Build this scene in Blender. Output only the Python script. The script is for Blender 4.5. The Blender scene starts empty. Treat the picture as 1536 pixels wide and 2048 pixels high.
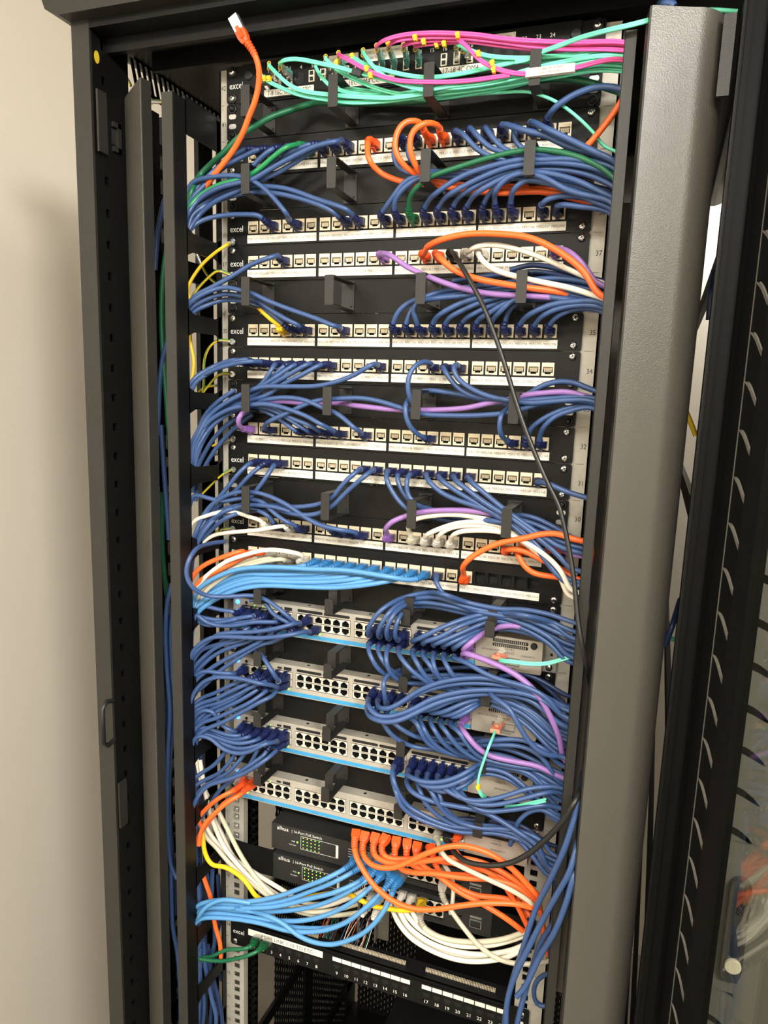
import bpy, math, random
from mathutils import Vector, Matrix
random.seed(7)
COL = bpy.context.scene.collection
U = 0.04445; Z0 = 0.08
def zb(u): return Z0 + (u - 1) * U

# ------------------------------------------------------------------ camera
RM = [[0.9418868329797474, 0.3338363357943951, 0.037449896698833265],
      [0.09294415914499406, -0.15184463549116883, -0.9840246897072167],
      [-0.3228166308296576, 0.9303206477209489, -0.1740486003501971]]
CP = (0.33823331804989876, -0.8940217424307368, 1.5238010470279075)
F = 1439.4017342476486; CX = 768 + 39.731375905634145; CY = 1024 + 35.36731666542226
def ray(u, v):
    a, b = (u - CX) / F, (v - CY) / F
    return [RM[0][i] * a + RM[1][i] * b + RM[2][i] for i in range(3)]
def at(u, v, y):
    d = ray(u, v); t = (y - CP[1]) / d[1]
    return Vector((CP[0] + d[0] * t, y, CP[2] + d[2] * t))
def pj(p):
    d = [p[i] - CP[i] for i in range(3)]
    c = [sum(RM[j][i] * d[i] for i in range(3)) for j in range(3)]
    return CX + F * c[0] / c[2], CY + F * c[1] / c[2]
cam = bpy.data.cameras.new('camera'); co = bpy.data.objects.new('camera', cam); COL.objects.link(co)
M = Matrix(((RM[0][0], -RM[1][0], -RM[2][0], CP[0]), (RM[0][1], -RM[1][1], -RM[2][1], CP[1]),
            (RM[0][2], -RM[1][2], -RM[2][2], CP[2]), (0, 0, 0, 1)))
co.matrix_world = M
cam.sensor_fit = 'HORIZONTAL'; cam.sensor_width = 36; cam.lens = F * 36 / 1536
cam.shift_x = -39.731 / 1536; cam.shift_y = 35.367 / 1536; cam.clip_start = 0.02; cam.clip_end = 30
bpy.context.scene.camera = co

# --------------------------------------------------------------- materials
def lin(c): return tuple(((x / 255) / 12.92 if x / 255 <= .04045 else ((x / 255 + .055) / 1.055) ** 2.4) for x in c)
def mat(name, rgb, rough=.5, metal=0, bump=0, bscale=600, var=0, vscale=40, emit=None, spec=.5, coat=0):
    m = bpy.data.materials.new(name); m.use_nodes = True
    nt = m.node_tree; b = nt.nodes['Principled BSDF']
    c = lin(rgb) + (1,)
    b.inputs['Base Color'].default_value = c; b.inputs['Roughness'].default_value = rough
    b.inputs['Metallic'].default_value = metal; b.inputs['Specular IOR Level'].default_value = spec
    b.inputs['Coat Weight'].default_value = coat
    tc = nt.nodes.new('ShaderNodeTexCoord')
    if var:
        n = nt.nodes.new('ShaderNodeTexNoise'); n.inputs['Scale'].default_value = vscale; n.inputs['Detail'].default_value = 5
        r = nt.nodes.new('ShaderNodeMapRange'); r.inputs[3].default_value = 1 - var; r.inputs[4].default_value = 1 + var
        mx = nt.nodes.new('ShaderNodeMix'); mx.data_type = 'RGBA'; mx.blend_type = 'MULTIPLY'; mx.inputs[0].default_value = 1
        nt.links.new(tc.outputs['Object'], n.inputs['Vector']); nt.links.new(n.outputs['Fac'], r.inputs[0])
        mx.inputs[6].default_value = c; nt.links.new(r.outputs[0], mx.inputs[7]); nt.links.new(mx.outputs[2], b.inputs['Base Color'])
    if bump:
        n = nt.nodes.new('ShaderNodeTexNoise'); n.inputs['Scale'].default_value = bscale; n.inputs['Detail'].default_value = 2
        bp = nt.nodes.new('ShaderNodeBump'); bp.inputs['Strength'].default_value = bump; bp.inputs['Distance'].default_value = .001
        nt.links.new(tc.outputs['Object'], n.inputs['Vector']); nt.links.new(n.outputs['Fac'], bp.inputs['Height'])
        nt.links.new(bp.outputs['Normal'], b.inputs['Normal'])
    if emit:
        b.inputs['Emission Color'].default_value = lin(emit[:3]) + (1,); b.inputs['Emission Strength'].default_value = emit[3]
    return m
K = dict(
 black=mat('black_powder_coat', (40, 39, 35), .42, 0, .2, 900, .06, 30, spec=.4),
 doorshade=mat('shaded_black_door_paint', (10, 10, 9), .45, 0, .1, 900, spec=.12),  # darker than the frame black: shade on the unlit door put into the colour
 blackshade=mat('shaded_black_steel', (11, 11, 10), .45, 0, .15, 900, spec=.3),  # near black copy: shade of recesses and roof underside put into the paint
 panel=mat('black_panel_paint', (17, 17, 16), .42, 0, .15, 1200, spec=.22),
 cover=mat('grey_black_textured_paint', (82, 79, 72), .38, 0, .3, 700, .05, 14, spec=.55),
 ring=mat('ring_paint', (30, 29, 27), .5, 0, .15, 1200),
 galv=mat('galvanised_steel', (178, 174, 162), .5, .2, .1, 300, .16, 130),
 zinc=mat('zinc_steel', (190, 190, 188), .3, .8),
 screw=mat('bright_screw_steel', (225, 225, 220), .18, 1),
 dark=mat('dark_void', (9, 9, 9), .7),
 blk=mat('black_plastic', (22, 22, 22), .45),
 label=mat('white_label', (234, 229, 216), .55),
 ink=mat('grey_ink', (95, 92, 88), .7), ink2=mat('black_ink', (20, 20, 20), .7),
 wht=mat('white_print', (230, 228, 222), .6),
 jack=mat('jack_die_cast', (225, 212, 184), .38, .25, .15, 900),
 jackin=mat('jack_contacts', (105, 92, 66), .35, .7), jackd=mat('jack_dark', (40, 36, 28), .5, .3),
 sw=mat('switch_grey', (176, 170, 158), .42, .15), swl=mat('switch_port_bezel', (222, 215, 198), .4, .1),
 swblue=mat('switch_blue_strip', (60, 150, 200), .5),
 mod=mat('module_silver', (178, 170, 156), .4, .3),
 poe=mat('poe_switch_charcoal', (40, 40, 39), .5, .1),
 clear=mat('clear_plastic', (205, 200, 185), .15), gold=mat('gold_contacts', (180, 150, 80), .3, .8),
 wall=mat('cream_wall_paint', (226, 218, 203), .8, 0, .1, 200, .02, 3),
 wallb=mat('cream_wall_paint_back', (226, 218, 202), .85),
 floor=mat('grey_vinyl_floor', (110, 104, 95), .5, 0, 0, 1, .1, 8),
 ceil=mat('white_ceiling_paint', (235, 230, 220), .9),
 earthG=mat('earth_green', (70, 120, 40), .45), earthY=mat('earth_yellow', (225, 185, 40), .45),
 warn=mat('yellow_warning_sticker', (205, 175, 40), .6),
 ledB=mat('led_blue', (30, 120, 255), .4, emit=(30, 130, 255, 14)),
 ledG=mat('led_green', (120, 255, 60), .4, emit=(110, 255, 60, 4)),
 ledO=mat('led_amber', (255, 180, 60), .4, emit=(255, 170, 60, 2)),
 nbr=mat('neighbour_grey_paint', (98, 95, 88), .45, 0, .2, 900), chrome=mat('dark_chrome', (120, 118, 115), .15, .9),
 ivory=mat('ivory_plastic', (215, 205, 180), .4),
 clipY=mat('yellow_clip', (245, 190, 20), .4), salmon=mat('salmon_pull_tab', (235, 140, 110), .5),
 aquaplug=mat('aqua_lc_body', (90, 175, 160), .35),
)
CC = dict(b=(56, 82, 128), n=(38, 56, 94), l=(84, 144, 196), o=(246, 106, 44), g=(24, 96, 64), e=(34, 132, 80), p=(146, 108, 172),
          w=(232, 224, 206), c=(226, 222, 196), s=(196, 190, 166), k=(30, 30, 28), y=(244, 200, 24), a=(118, 232, 194), m=(238, 88, 164))
BC = dict(b=(20, 31, 76), n=(20, 31, 76), l=(44, 112, 168), o=(236, 84, 26), g=(18, 92, 52), e=(22, 112, 66), p=(138, 92, 170),
          w=(205, 200, 188), c=(205, 200, 176), s=(150, 146, 132), k=(24, 24, 24), y=(235, 190, 30), a=(205, 205, 195), m=(205, 205, 195))
CN = dict(b='blue', n='blue', l='light blue', o='orange', g='dark green', e='green', p='purple', w='white', c='cream', s='grey beige',
          k='black', y='yellow', a='aqua', m='pink')
_b = K['clear'].node_tree.nodes['Principled BSDF']; _b.inputs['Transmission Weight'].default_value = .7; _b.inputs['Roughness'].default_value = .08
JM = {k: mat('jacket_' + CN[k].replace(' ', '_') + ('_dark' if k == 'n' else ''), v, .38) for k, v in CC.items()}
BM = {k: mat('boot_' + CN[k].replace(' ', '_') + ('_dark' if k == 'n' else ''), v, .42) for k, v in BC.items()}

# glass of the open door: clear sheet that also mirrors the room
g = bpy.data.materials.new('door_glass'); g.use_nodes = True; nt = g.node_tree; nt.nodes.clear()
out = nt.nodes.new('ShaderNodeOutputMaterial'); mx = nt.nodes.new('ShaderNodeMixShader'); tr = nt.nodes.new('ShaderNodeBsdfTransparent')
gl = nt.nodes.new('ShaderNodeBsdfGlossy'); gl.inputs['Roughness'].default_value = .01; lw = nt.nodes.new('ShaderNodeLayerWeight'); lw.inputs[0].default_value = .5; pw = nt.nodes.new('ShaderNodeMath'); pw.operation = 'POWER'; pw.inputs[1].default_value = 4; fr = nt.nodes.new('ShaderNodeMath'); fr.operation = 'MULTIPLY_ADD'; fr.inputs[1].default_value = .9; fr.inputs[2].default_value = .05; nt.links.new(lw.outputs['Facing'], pw.inputs[0]); nt.links.new(pw.outputs[0], fr.inputs[0])
tr.inputs[0].default_value = (.82, .84, .8, 1)
nt.links.new(fr.outputs[0], mx.inputs[0]); nt.links.new(tr.outputs[0], mx.inputs[1]); nt.links.new(gl.outputs[0], mx.inputs[2]); nt.links.new(mx.outputs[0], out.inputs[0])
K['glass'] = g
# perforated steel: rows of slim oval holes punched through
m = bpy.data.materials.new('perforated_steel'); m.use_nodes = True; nt = m.node_tree; b = nt.nodes['Principled BSDF']
b.inputs['Base Color'].default_value = lin((22, 21, 20)) + (1,); b.inputs['Roughness'].default_value = .45
def nd(op, a=None, bb=None, clampit=False):
    n = nt.nodes.new('ShaderNodeMath'); n.operation = op
    for i, x in enumerate((a, bb)):
        if x is None: continue
        if isinstance(x, (int, float)): n.inputs[i].default_value = x
        else: nt.links.new(x, n.inputs[i])
    return n.outputs[0]
tc = nt.nodes.new('ShaderNodeTexCoord'); sp = nt.nodes.new('ShaderNodeSeparateXYZ'); nt.links.new(tc.outputs['Object'], sp.inputs[0])
rx = nd('DIVIDE', nd('ADD', sp.outputs[0], sp.outputs[1]), .011); rowz = nd('DIVIDE', sp.outputs[2], .02)
fl = nd('MODULO', nd('FLOOR', rx), 2); z2 = nd('ADD', rowz, nd('MULTIPLY', fl, .5))
fx = nd('SUBTRACT', nd('FRACT', rx), .5); fz = nd('SUBTRACT', nd('FRACT', z2), .5)
d = nd('ADD', nd('POWER', nd('MULTIPLY', nd('ABSOLUTE', fx), 1 / .2), 2), nd('POWER', nd('MULTIPLY', nd('ABSOLUTE', fz), 1 / .33), 2))
hole = nd('GREATER_THAN', d, 1.0); nt.links.new(hole, b.inputs['Alpha'])
K['perf'] = m

# ------------------------------------------------------------ mesh builder
class MB:
    def __init__(s): s.v = []; s.f = []; s.m = []; s.sm = []
    def add(s, vs, fs, mi=0, smooth=False):
        o = len(s.v); s.v += [tuple(v) for v in vs]
        for f in fs: s.f.append([i + o for i in f]); s.m.append(mi); s.sm.append(smooth)
    def box(s, x0, x1, y0, y1, z0, z1, mi=0):
        s.add([(x0, y0, z0), (x1, y0, z0), (x1, y1, z0), (x0, y1, z0), (x0, y0, z1), (x1, y0, z1), (x1, y1, z1), (x0, y1, z1)],
              [(0, 3, 2, 1), (4, 5, 6, 7), (0, 1, 5, 4), (1, 2, 6, 5), (2, 3, 7, 6), (3, 0, 4, 7)], mi)
    def obox(s, p, q, w, h, mi=0, up=(0, 0, 1)):            # bar from p to q
        p, q = Vector(p), Vector(q); d = (q - p).normalized(); a = d.cross(Vector(up)).normalized(); b = a.cross(d)
        vs = [c + a * sx * w / 2 + b * sz * h / 2 for c in (p, q) for sx, sz in ((-1, -1), (1, -1), (1, 1), (-1, 1))]
        s.add(vs, [(3, 2, 1, 0), (4, 5, 6, 7), (0, 1, 5, 4), (1, 2, 6, 5), (2, 3, 7, 6), (3, 0, 4, 7)], mi)
    def poly(s, pts, ext, mi=0, smooth=False):              # closed outline (world points) extruded by vector ext
        n = len(pts); e = Vector(ext); a = [Vector(p) for p in pts]
        s.add(a + [p + e for p in a], [list(range(n))[::-1], list(range(n, 2 * n))] + [(i, (i + 1) % n, n + (i + 1) % n, n + i) for i in range(n)], mi)
    def rplate(s, x0, x1, z0, z1, y0, y1, r, mi=0, n=4, corners=(1, 1, 1, 1)):   # rounded plate facing -Y
        pts = []
        for (cx, cz, a0, on) in ((x1 - r, z1 - r, 0, corners[0]), (x0 + r, z1 - r, 90, corners[1]), (x0 + r, z0 + r, 180, corners[2]), (x1 - r, z0 + r, 270, corners[3])):
            if not on:
                a = math.radians(a0 + 45); pts.append((cx + (r if math.cos(a) > 0 else -r), y0, cz + (r if math.sin(a) > 0 else -r))); continue
            for i in range(n + 1):
                a = math.radians(a0 + 90 * i / n); pts.append((cx + r * math.cos(a), y0, cz + r * math.sin(a)))
        s.poly(pts[::-1], (0, y1 - y0, 0), mi)
    def lathe(s, c, ax, prof, n=16, mi=0, smooth=True):       # prof: (distance along ax, radius)
        c, ax = Vector(c), Vector(ax).normalized(); a = ax.orthogonal().normalized(); b = ax.cross(a)
        vs = []
        for t, r in prof:
            for i in range(n):
                th = 2 * math.pi * i / n; vs.append(c + ax * t + a * r * math.cos(th) + b * r * math.sin(th))
        fs = [(j * n + i, j * n + (i + 1) % n, (j + 1) * n + (i + 1) % n, (j + 1) * n + i) for j in range(len(prof) - 1) for i in range(n)]
        s.add(vs, fs, mi, smooth)
        s.add(vs[:n], [list(range(n))[::-1]], mi); s.add(vs[-n:], [list(range(n))], mi)
    def tube(s, pts, rad, n=8, mi=0, cap=True):
        m_ = len(pts); pts = [Vector(p) for p in pts]
        T = [(pts[min(i + 1, m_ - 1)] - pts[max(i - 1, 0)]).normalized() for i in range(m_)]
        a = T[0].orthogonal().normalized(); vs = []
        for i in range(m_):
            a = (a - T[i] * a.dot(T[i])).normalized(); b = T[i].cross(a); r = rad(i) if callable(rad) else rad
            for k in range(n):
                th = 2 * math.pi * k / n; vs.append(pts[i] + a * r * math.cos(th) + b * r * math.sin(th))
        fs = [(j * n + i, j * n + (i + 1) % n, (j + 1) * n + (i + 1) % n, (j + 1) * n + i) for j in range(m_ - 1) for i in range(n)]
        s.add(vs, fs, mi, True)
        if cap: s.add(vs[:n], [list(range(n))[::-1]], mi); s.add(vs[-n:], [list(range(n))], mi)
    def mesh(s, name, mats):
        me = bpy.data.meshes.new(name); me.from_pydata(s.v, [], s.f)
        for m_ in (mats if isinstance(mats, (list, tuple)) else [mats]): me.materials.append(K[m_] if isinstance(m_, str) else m_)
        me.polygons.foreach_set('material_index', s.m); me.polygons.foreach_set('use_smooth', s.sm); me.update(); return me
    def build(s, name, mats, parent=None, loc=None):
        return link(name, s.mesh(name, mats), parent, loc)
def link(name, data, parent=None, loc=None):
    o = bpy.data.objects.new(name, data); COL.objects.link(o)
    if parent is not None: o.parent = parent
    if loc is not None: o.location = loc
    return o
LABELS = {}
def tag(o, label=None, cat=None, group=None, kind=None):
    if label:
        if cat:
            k = label
            if k in LABELS: print('DUPLICATE LABEL', k)
            LABELS[k] = 1
        o['label'] = label
    if cat: o['category'] = cat
    if group: o['group'] = group
    if kind: o['kind'] = kind
    return o
def empty(name, loc, label, cat, group=None):
    o = bpy.data.objects.new(name, None); COL.objects.link(o); o.location = loc; o.empty_display_size = .02
    return tag(o, label, cat, group)
def copy_tree(o, parent=None):
    c = o.copy(); COL.objects.link(c); c.parent = parent
    for ch in list(o.children): copy_tree(ch, c)
    return c
FC = {}
def text_data(items, mats, name, thick=.0001):
    """items: (string, x, z, size, squeeze, align) laid out on a plane facing -Y at y=0; one mesh"""
    mb = MB()
    for (t, x, z, size, sq, al) in items:
        key = (t,)
        if key not in FC:
            cu = bpy.data.curves.new('t', 'FONT'); cu.body = t; cu.size = 1; cu.resolution_u = 2
            ob = bpy.data.objects.new('t', cu); COL.objects.link(ob)
            me = bpy.data.meshes.new_from_object(ob.evaluated_get(bpy.context.evaluated_depsgraph_get()))
            FC[key] = ([tuple(v.co) for v in me.vertices], [list(p.vertices) for p in me.polygons])
            bpy.data.objects.remove(ob); bpy.data.meshes.remove(me); bpy.data.curves.remove(cu)
        vs, fs = FC[key]
        if not vs: continue
        w = max(v[0] for v in vs); off = {'l': 0, 'c': -w / 2, 'r': -w}[al]
        mb.add([(x + (v[0] + off) * size * sq, 0, z + v[1] * size) for v in vs], fs)
    return mb.mesh(name, mats)
def text(items, mats, name, parent, loc): return link(name, text_data(items, mats, name), parent, loc)

# ------------------------------------------------------------ the setting
def struct(name, mb, mt): return tag(mb.build(name, mt), kind='structure')
mb = MB(); mb.box(-1.03, -.95, -2.7, 1.7, -.35, 2.5); struct('wall_left', mb, 'wall')
mb = MB(); mb.box(-.95, 2.9, 1.5, 1.6, -.35, 2.5); struct('wall_back', mb, 'wallb')
mb = MB(); mb.box(2.8, 2.9, -2.7, 1.5, -.35, 2.5); struct('wall_right', mb, 'wallb')
mb = MB(); mb.box(-.95, 2.8, -2.8, -2.7, -.35, 2.5); struct('wall_front', mb, 'wallb')
mb = MB(); mb.box(-1.03, 2.9, -2.8, 1.6, -.40, -.35); struct('floor', mb, 'floor')
mb = MB(); mb.box(-1.03, 2.9, -2.8, 1.6, 2.5, 2.55); struct('ceiling', mb, 'ceil')

# ------------------------------------------------------------ the rack
rack = empty('server_rack', (0, .4, 0), 'tall black server rack with open front packed with patch panels, switches and cables', 'server rack')
RL = (0, -.4, 0)
def rp(name, mb, mt, parent=rack, label=None):
    o = mb.build(name, mt, parent, RL if parent is rack else None)
    if label: o['label'] = label
    return o
# roof with a folded front lip
mb = MB(); r = .018
prof = [(-.43, 2.03), (-.43, 1.995), (-.426, 1.985), (-.415, 1.979), (-.405, 1.976), (.405, 1.976), (.415, 1.979), (.426, 1.985), (.43, 1.995), (.43, 2.03)]
mb.poly([(x, -.118, z) for x, z in prof][::-1], (0, 1.04, 0)); rp('roof', mb, 'black')
mb = MB(); mb.box(-.376, .376, -.1, -.07, 1.966, 1.976); mb.box(-.376, .376, -.07, -.062, 1.95, 1.976); rp('front_top_beam', mb, 'blackshade')
mb = MB(); mb.box(-.356, .356, -.006, .03, 1.974, 1.976); mb.box(-.356, .356, -.006, .0, 1.952, 1.974); rp('rail_top_beam', mb, 'blackshade')
mb = MB(); mb.box(-.35, .35, .2, .22, 1.95, 1.976); mb.box(-.35, .35, .45, .47, 1.95, 1.976); rp('roof_brace', mb, 'blackshade')
# front corner posts
mb = MB(); mb.box(-.403, -.376, -.1, -.096, -.3, 1.976); mb.box(-.403, -.400, -.096, -.03, -.3, 1.976); post = rp('corner_post', mb, 'black')
mb = MB(); z = -.28
mb.box(-.380, -.376, -.096, -.080, -.3, 1.976); mb.box(-.380, -.376, -.072, -.03, -.3, 1.976)
while z < 1.95: mb.box(-.380, -.376, -.080, -.072, z, z + .030); z += .040
mb.build('punched_strip', 'blackshade', post)
mb = MB(); mb.box(.3785, .3835, -.1, -.096, -.3, 1.976); mb.box(.379, .403, -.096, -.094, -.3, 1.976); mb.box(.400, .403, -.094, -.03, -.3, 1.976); rp('corner_post', mb, 'doorshade')
mb = MB(); mb.box(.3752, .3800, -.088, -.060, -.3, 1.976); rp('hinge_strip', mb, 'blackshade')
# door stop handle on left post
mb = MB()
zc = at(225, 1455, -.12).z
pts = [(-.374, -.1, zc + .03), (-.374, -.113, zc + .034), (-.374, -.122, zc + .026), (-.374, -.122, zc - .026), (-.374, -.113, zc - .034), (-.374, -.1, zc - .03)]
mb.tube(pts, .0035, 8); rp('door_latch_loop', mb, 'blk')
for (a, b, a2, b2) in ((209, 186, 213, 309), (250, 1558, 257, 1648)):
    q, w_ = at(a, b, -.082), at(a2, b2, -.082); mb = MB(); mb.box(q.x - .0015, q.x + .0015, -.096, -.080, w_.z, q.z); rp('hinge_bracket', mb, 'black')
# grey hinged covers over the vertical cable managers
def cover(name, xi, yi, xo, yo, ztop, s):
    mb = MB(); zl = -.25
    fr = [(xi, yi), (xo, yo)]
    dx, dy = xo - xi, yo - yi; L = math.hypot(dx, dy); nx, ny = -dy / L, dx / L
    if ny < 0: nx, ny = -nx, -ny
    t = .002
    outline = [(xi, yi), (xi + dx, yi + dy), (xi + dx + nx * t, yi + dy + ny * t), (xi + nx * t, yi + ny * t)]
    if s > 0:   # right cover curved back to shape the dark fade on its outer part
        L1 = [(xi, yi), (.315, -.1107), (.330, -.1052)] + [(.333 + .0320 * math.sin(q * math.pi / 36), -.104 + .044 * (1 - math.cos(q * math.pi / 36)) + .0035 * math.sin(q * math.pi / 36)) for q in range(1, 19)]
        n = len(L1); fr_ = [(x, y, z) for z in (zl, ztop) for x, y in L1]; bk = [(x - .0015, y + .002, z) for x, y, z in fr_]
        mb.add(fr_, [(k, k + 1, n + k + 1, n + k) for k in range(n - 1)], 0, True)
        mb.add(bk, [(k + 1, k, n + k, n + k + 1) for k in range(n - 1)], 0, True)
        mb.add(fr_ + bk, [(n + k, n + k + 1, 3 * n + k + 1, 3 * n + k) for k in range(n - 1)])
        mb.add(fr_ + bk, [(n - 1, 3 * n - 1, 4 * n - 1, 2 * n - 1)])
    else: mb.poly([(x, y, zl) for x, y in outline], (0, 0, ztop - zl))
    o = rp(name, mb, 'cover')
    mb = MB(); e = .014 if s < 0 else .020
    mb.poly([(xi + .0003 * s, yi + .0005, zl), (xi - s * .004, yi + e, zl), (xi - s * .0055, yi + e, zl), (xi - s * .0018, yi + .0005, zl)][::(1 if s < 0 else -1)], (0, 0, ztop - zl))
    mb.build('folded_edge', 'black', o); return o
cover('cable_manager_cover', -.309, -.090, -.373, -.042, at(284, 154, -.09).z, -1)
cover('cable_manager_cover', .2945, -.118, .3665, -.062, at(1291, 12, -.118).z, 1)
for (a, b, Y) in ((1421, 150, -.078), (223, 274, -.062)):
    q = at(a, b, Y); mb = MB(); h = .026 if a > 1000 else .018
    mb.box(q.x - .006, q.x + .006, Y - .002, Y + .012, q.z - h, q.z - h + .006); mb.box(q.x - .006, q.x + .006, Y - .002, Y + .012, q.z + h - .006, q.z + h)
    mb.box(q.x - .006, q.x - .003, Y - .002, Y + .012, q.z - h, q.z + h); mb.box(q.x - .001, q.x + .003, Y - .003, Y + .010, q.z - h * .5, q.z + h * .5); mb.box(q.x - .006, q.x + .006, Y + .006, Y + .012, q.z - h, q.z + h); rp('cover_catch', mb, 'black')
q = at(1462, 30, -.095); w_ = at(1445, 195, -.095); mb = MB(); mb.box(w_.x - .006, w_.x + .005, -.099, -.092, w_.z, q.z); rp('hinge_bracket', mb, 'black')
# cable manager uprights (flange + ladder side)
def upright(s, x0, x1, yf, ztop, xs):
    mb = MB()
    mb.box(min(x0, x1), max(x0, x1), yf, yf + .002, -.25, ztop)
    mb.box(min(x0, x1) + .0005, min(x0, x1) + .0025, yf + .002, yf + .012, -.25, ztop)
    o = rp('cable_manager_upright', mb, 'black')
    mb = MB()
    mb.box(xs - .001, xs + .001, yf + .002, -.078 if s < 0 else -.072, -.25, ztop)
    mb.box(xs - .001, xs + .001, -.012, -.003, -.25, ztop)
    z = -.184
    while z < 1.8:
        zz = z
        mb.poly([(xs - .001, -.080, zz - .018), (xs - .001, -.066, zz - .012), (xs - .001, -.016, zz - .011), (xs - .001, -.004, zz - .017),
                 (xs - .001, -.004, zz + .016), (xs - .001, -.016, zz + .010), (xs - .001, -.066, zz + .011), (xs - .001, -.080, zz + .017)], (.002, 0, 0))
        z += .1
    mb.poly([(xs - .001, -.080, 1.842), (xs - .001, -.004, 1.842), (xs - .001, -.004, 1.885), (xs - .001, -.080, 1.885)], (.002, 0, 0)) if s < 0 else None
    rp('cable_manager_ladder', mb, 'blackshade')
upright(-1, -.266, -.2505, -.105, at(340, 182, -.105).z, -.2515)
upright(1, .271, .2815, -.100, at(1260, 60, -.1).z, .271)
# side frame behind, with slotted posts and rungs
for sx in (-1, 1):
    X = sx * .39
    mb = MB(); a, b_ = X - .004, X + .004
    # slotted post
    mb.box(a, b_, .030, .046, -.3, 1.92); mb.box(a, b_, .056, .085, -.3, 1.92)
    z = .1
    while z < 1.9: mb.box(a, b_, .046, .056, z, z + .012); z += .034
    mb.box(a, b_, .140, .178, -.3, 1.955); 
    if sx < 0: mb.box(a, b_, .285, .318, -.3, 1.955); mb.box(a, b_, .56, .60, -.3, 1.955)
    mb.box(a, b_, .86 if sx > 0 else .84, .90, -.3, 1.976)
    for z in (-.22, .1, .42, .74, 1.06, 1.38, 1.70): mb.box(a, b_, -.03, .88, z, z + .03)
    rp('side_frame', mb, 'blackshade')
    # slanted vent slots under the roof
    mb = MB(); y0, y1 = .0, .86; a, b_ = X - .0006, X + .0006
    mb.box(a, b_, y0, y1, 1.9735, 1.976); mb.box(a, b_, y0, y1, 1.936, 1.943)
    y = y0
    while y < y1:
        mb.poly([(a, y, 1.943), (a, y + .0062, 1.943), (a, y - .0028, 1.9735), (a, y - .009, 1.9735)], (.0012, 0, 0)); y += .0118
    rp('side_vent', mb, 'blackshade')
mb = MB(); mb.box(-.390, -.388, .405, .86, -.3, 1.94); rp('side_panel', mb, 'perf')
mb = MB(); mb.box(-.37, .37, .88, .883, -.3, 1.95); rp('rear_door', mb, 'perf')
mb = MB(); mb.box(-.39, .39, -.09, .9, -.34, -.3); rp('base_plate', mb, 'blackshade')
# galvanised 19 inch mounting rails, square holes three per unit
def rail(s, y, hz0, hz1, name, mt, holes_from):
    mb = MB(); e = -1 if s < 0 else 1
    xo = s * (.2545 if s < 0 else .2600); xh0 = s * .2375; xh1 = s * .2275; xi = s * .2215
    X = sorted
    def bx(xa, xb, ya, yb, za, zb_): q = sorted((xa, xb)); mb.box(q[0], q[1], ya, yb, za, zb_)
    bx(xo, xh0, y, y + .002, hz0, hz1); bx(xh1, xi, y, y + .002, hz0, hz1)
    z = holes_from
    # strips between the holes
    prev = hz0
    for u in range(1, 43):
        for off in (.00635, .02223, .0381):
            c = zb(u) + off
            if c - .0048 < hz0 or c + .0048 > hz1: continue
            bx(xh0, xh1, y, y + .002, prev, c - .0048); prev = c + .0048
    bx(xh0, xh1, y, y + .002, prev, hz1)
    bx(xi, xi - s * .002, y, y + .006, hz0, hz1); bx(xi - s * .002, xi, y + .006, y + .012, hz0, hz1)
    bx(xo, xo - s * .002, y, y + .05, hz0, hz1)
    return rp(name, mb, mt)
ztopL = at(450, 140, 0).z; ztopR = at(1243, 40, 0).z
railL = rail(-1, .0015, -.28, ztopL, 'mounting_rail', 'galv', 0)
railR = rail(1, .0015, -.28, ztopR, 'mounting_rail', 'galv', 0)
items = [(str(u), -.2485, zb(u) + .0185, .0080, .9, 'c') for u in list(range(9, 20)) + [33, 35, 37, 40, 41, 42]]
items += [(str(u), .2525, zb(u) + .0185, .0085, .9, 'c') for u in (19, 24, 26, 30, 31, 32, 33, 34, 35, 37, 38)]
for it in items: text([it], 'ink2', 'unit_number', rack, (0, -.4 + .0013, 0))
# tick lines between the units
mb = MB()
for u in range(9, 43):
    mb.box(-.2545, -.2475, .0010, .0014, zb(u) - .0002, zb(u) + .0002); mb.box(.2445, .2545, .0010, .0014, zb(u) - .0002, zb(u) + .0002)
rp('unit_mark', mb, 'ink')
# cage nuts in the free holes low on the left rail
for u in (18, 19, 17):
    for off in (.00635, .02223, .0381):
        mb = MB(); c = zb(u) + off
        mb.box(-.2368, -.2282, .0005, .006, c - .004, c + .004); mb.lathe((-.2325, .0004, c), (0, -1, 0), [(0, .0034), (.001, .0034), (.0012, .0022)], 10)
        rp('cage_nut', mb, 'zinc')
# inner rails and rear rails deeper inside
for s in (-1, 1):
    mb = MB(); a, b_ = sorted((s * .236, s * .222))
    z = .1
    mb.box(a, a + .003, .045, .05, .1, 1.94); mb.box(b_ - .003, b_, .045, .05, .1, 1.94)
    while z < 1.93: mb.box(a, b_, .045, .05, z, z + .006); z += .0148
    rp('slotted_strip', mb, 'blackshade')
    mb = MB(); a, b_ = sorted((s * .255, s * .222)); mb.box(a, b_, .72, .724, .1, 1.94); mb.box(a, a + .003, .70, .76, .1, 1.94); rp('rear_rail', mb, 'galv')
# yellow warning stickers inside the left top corner
mb = MB(); p = [(-.3755, -.088 + .0045 * math.cos(a), 1.938 + .0075 * math.sin(a)) for a in [i * math.pi / 6 for i in range(12)]]
p = [(-.3755, y, z) for (x, y, z) in p]; mb.poly(p, (.0004, 0, 0))
rp('warning_sticker', mb, 'warn')

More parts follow.
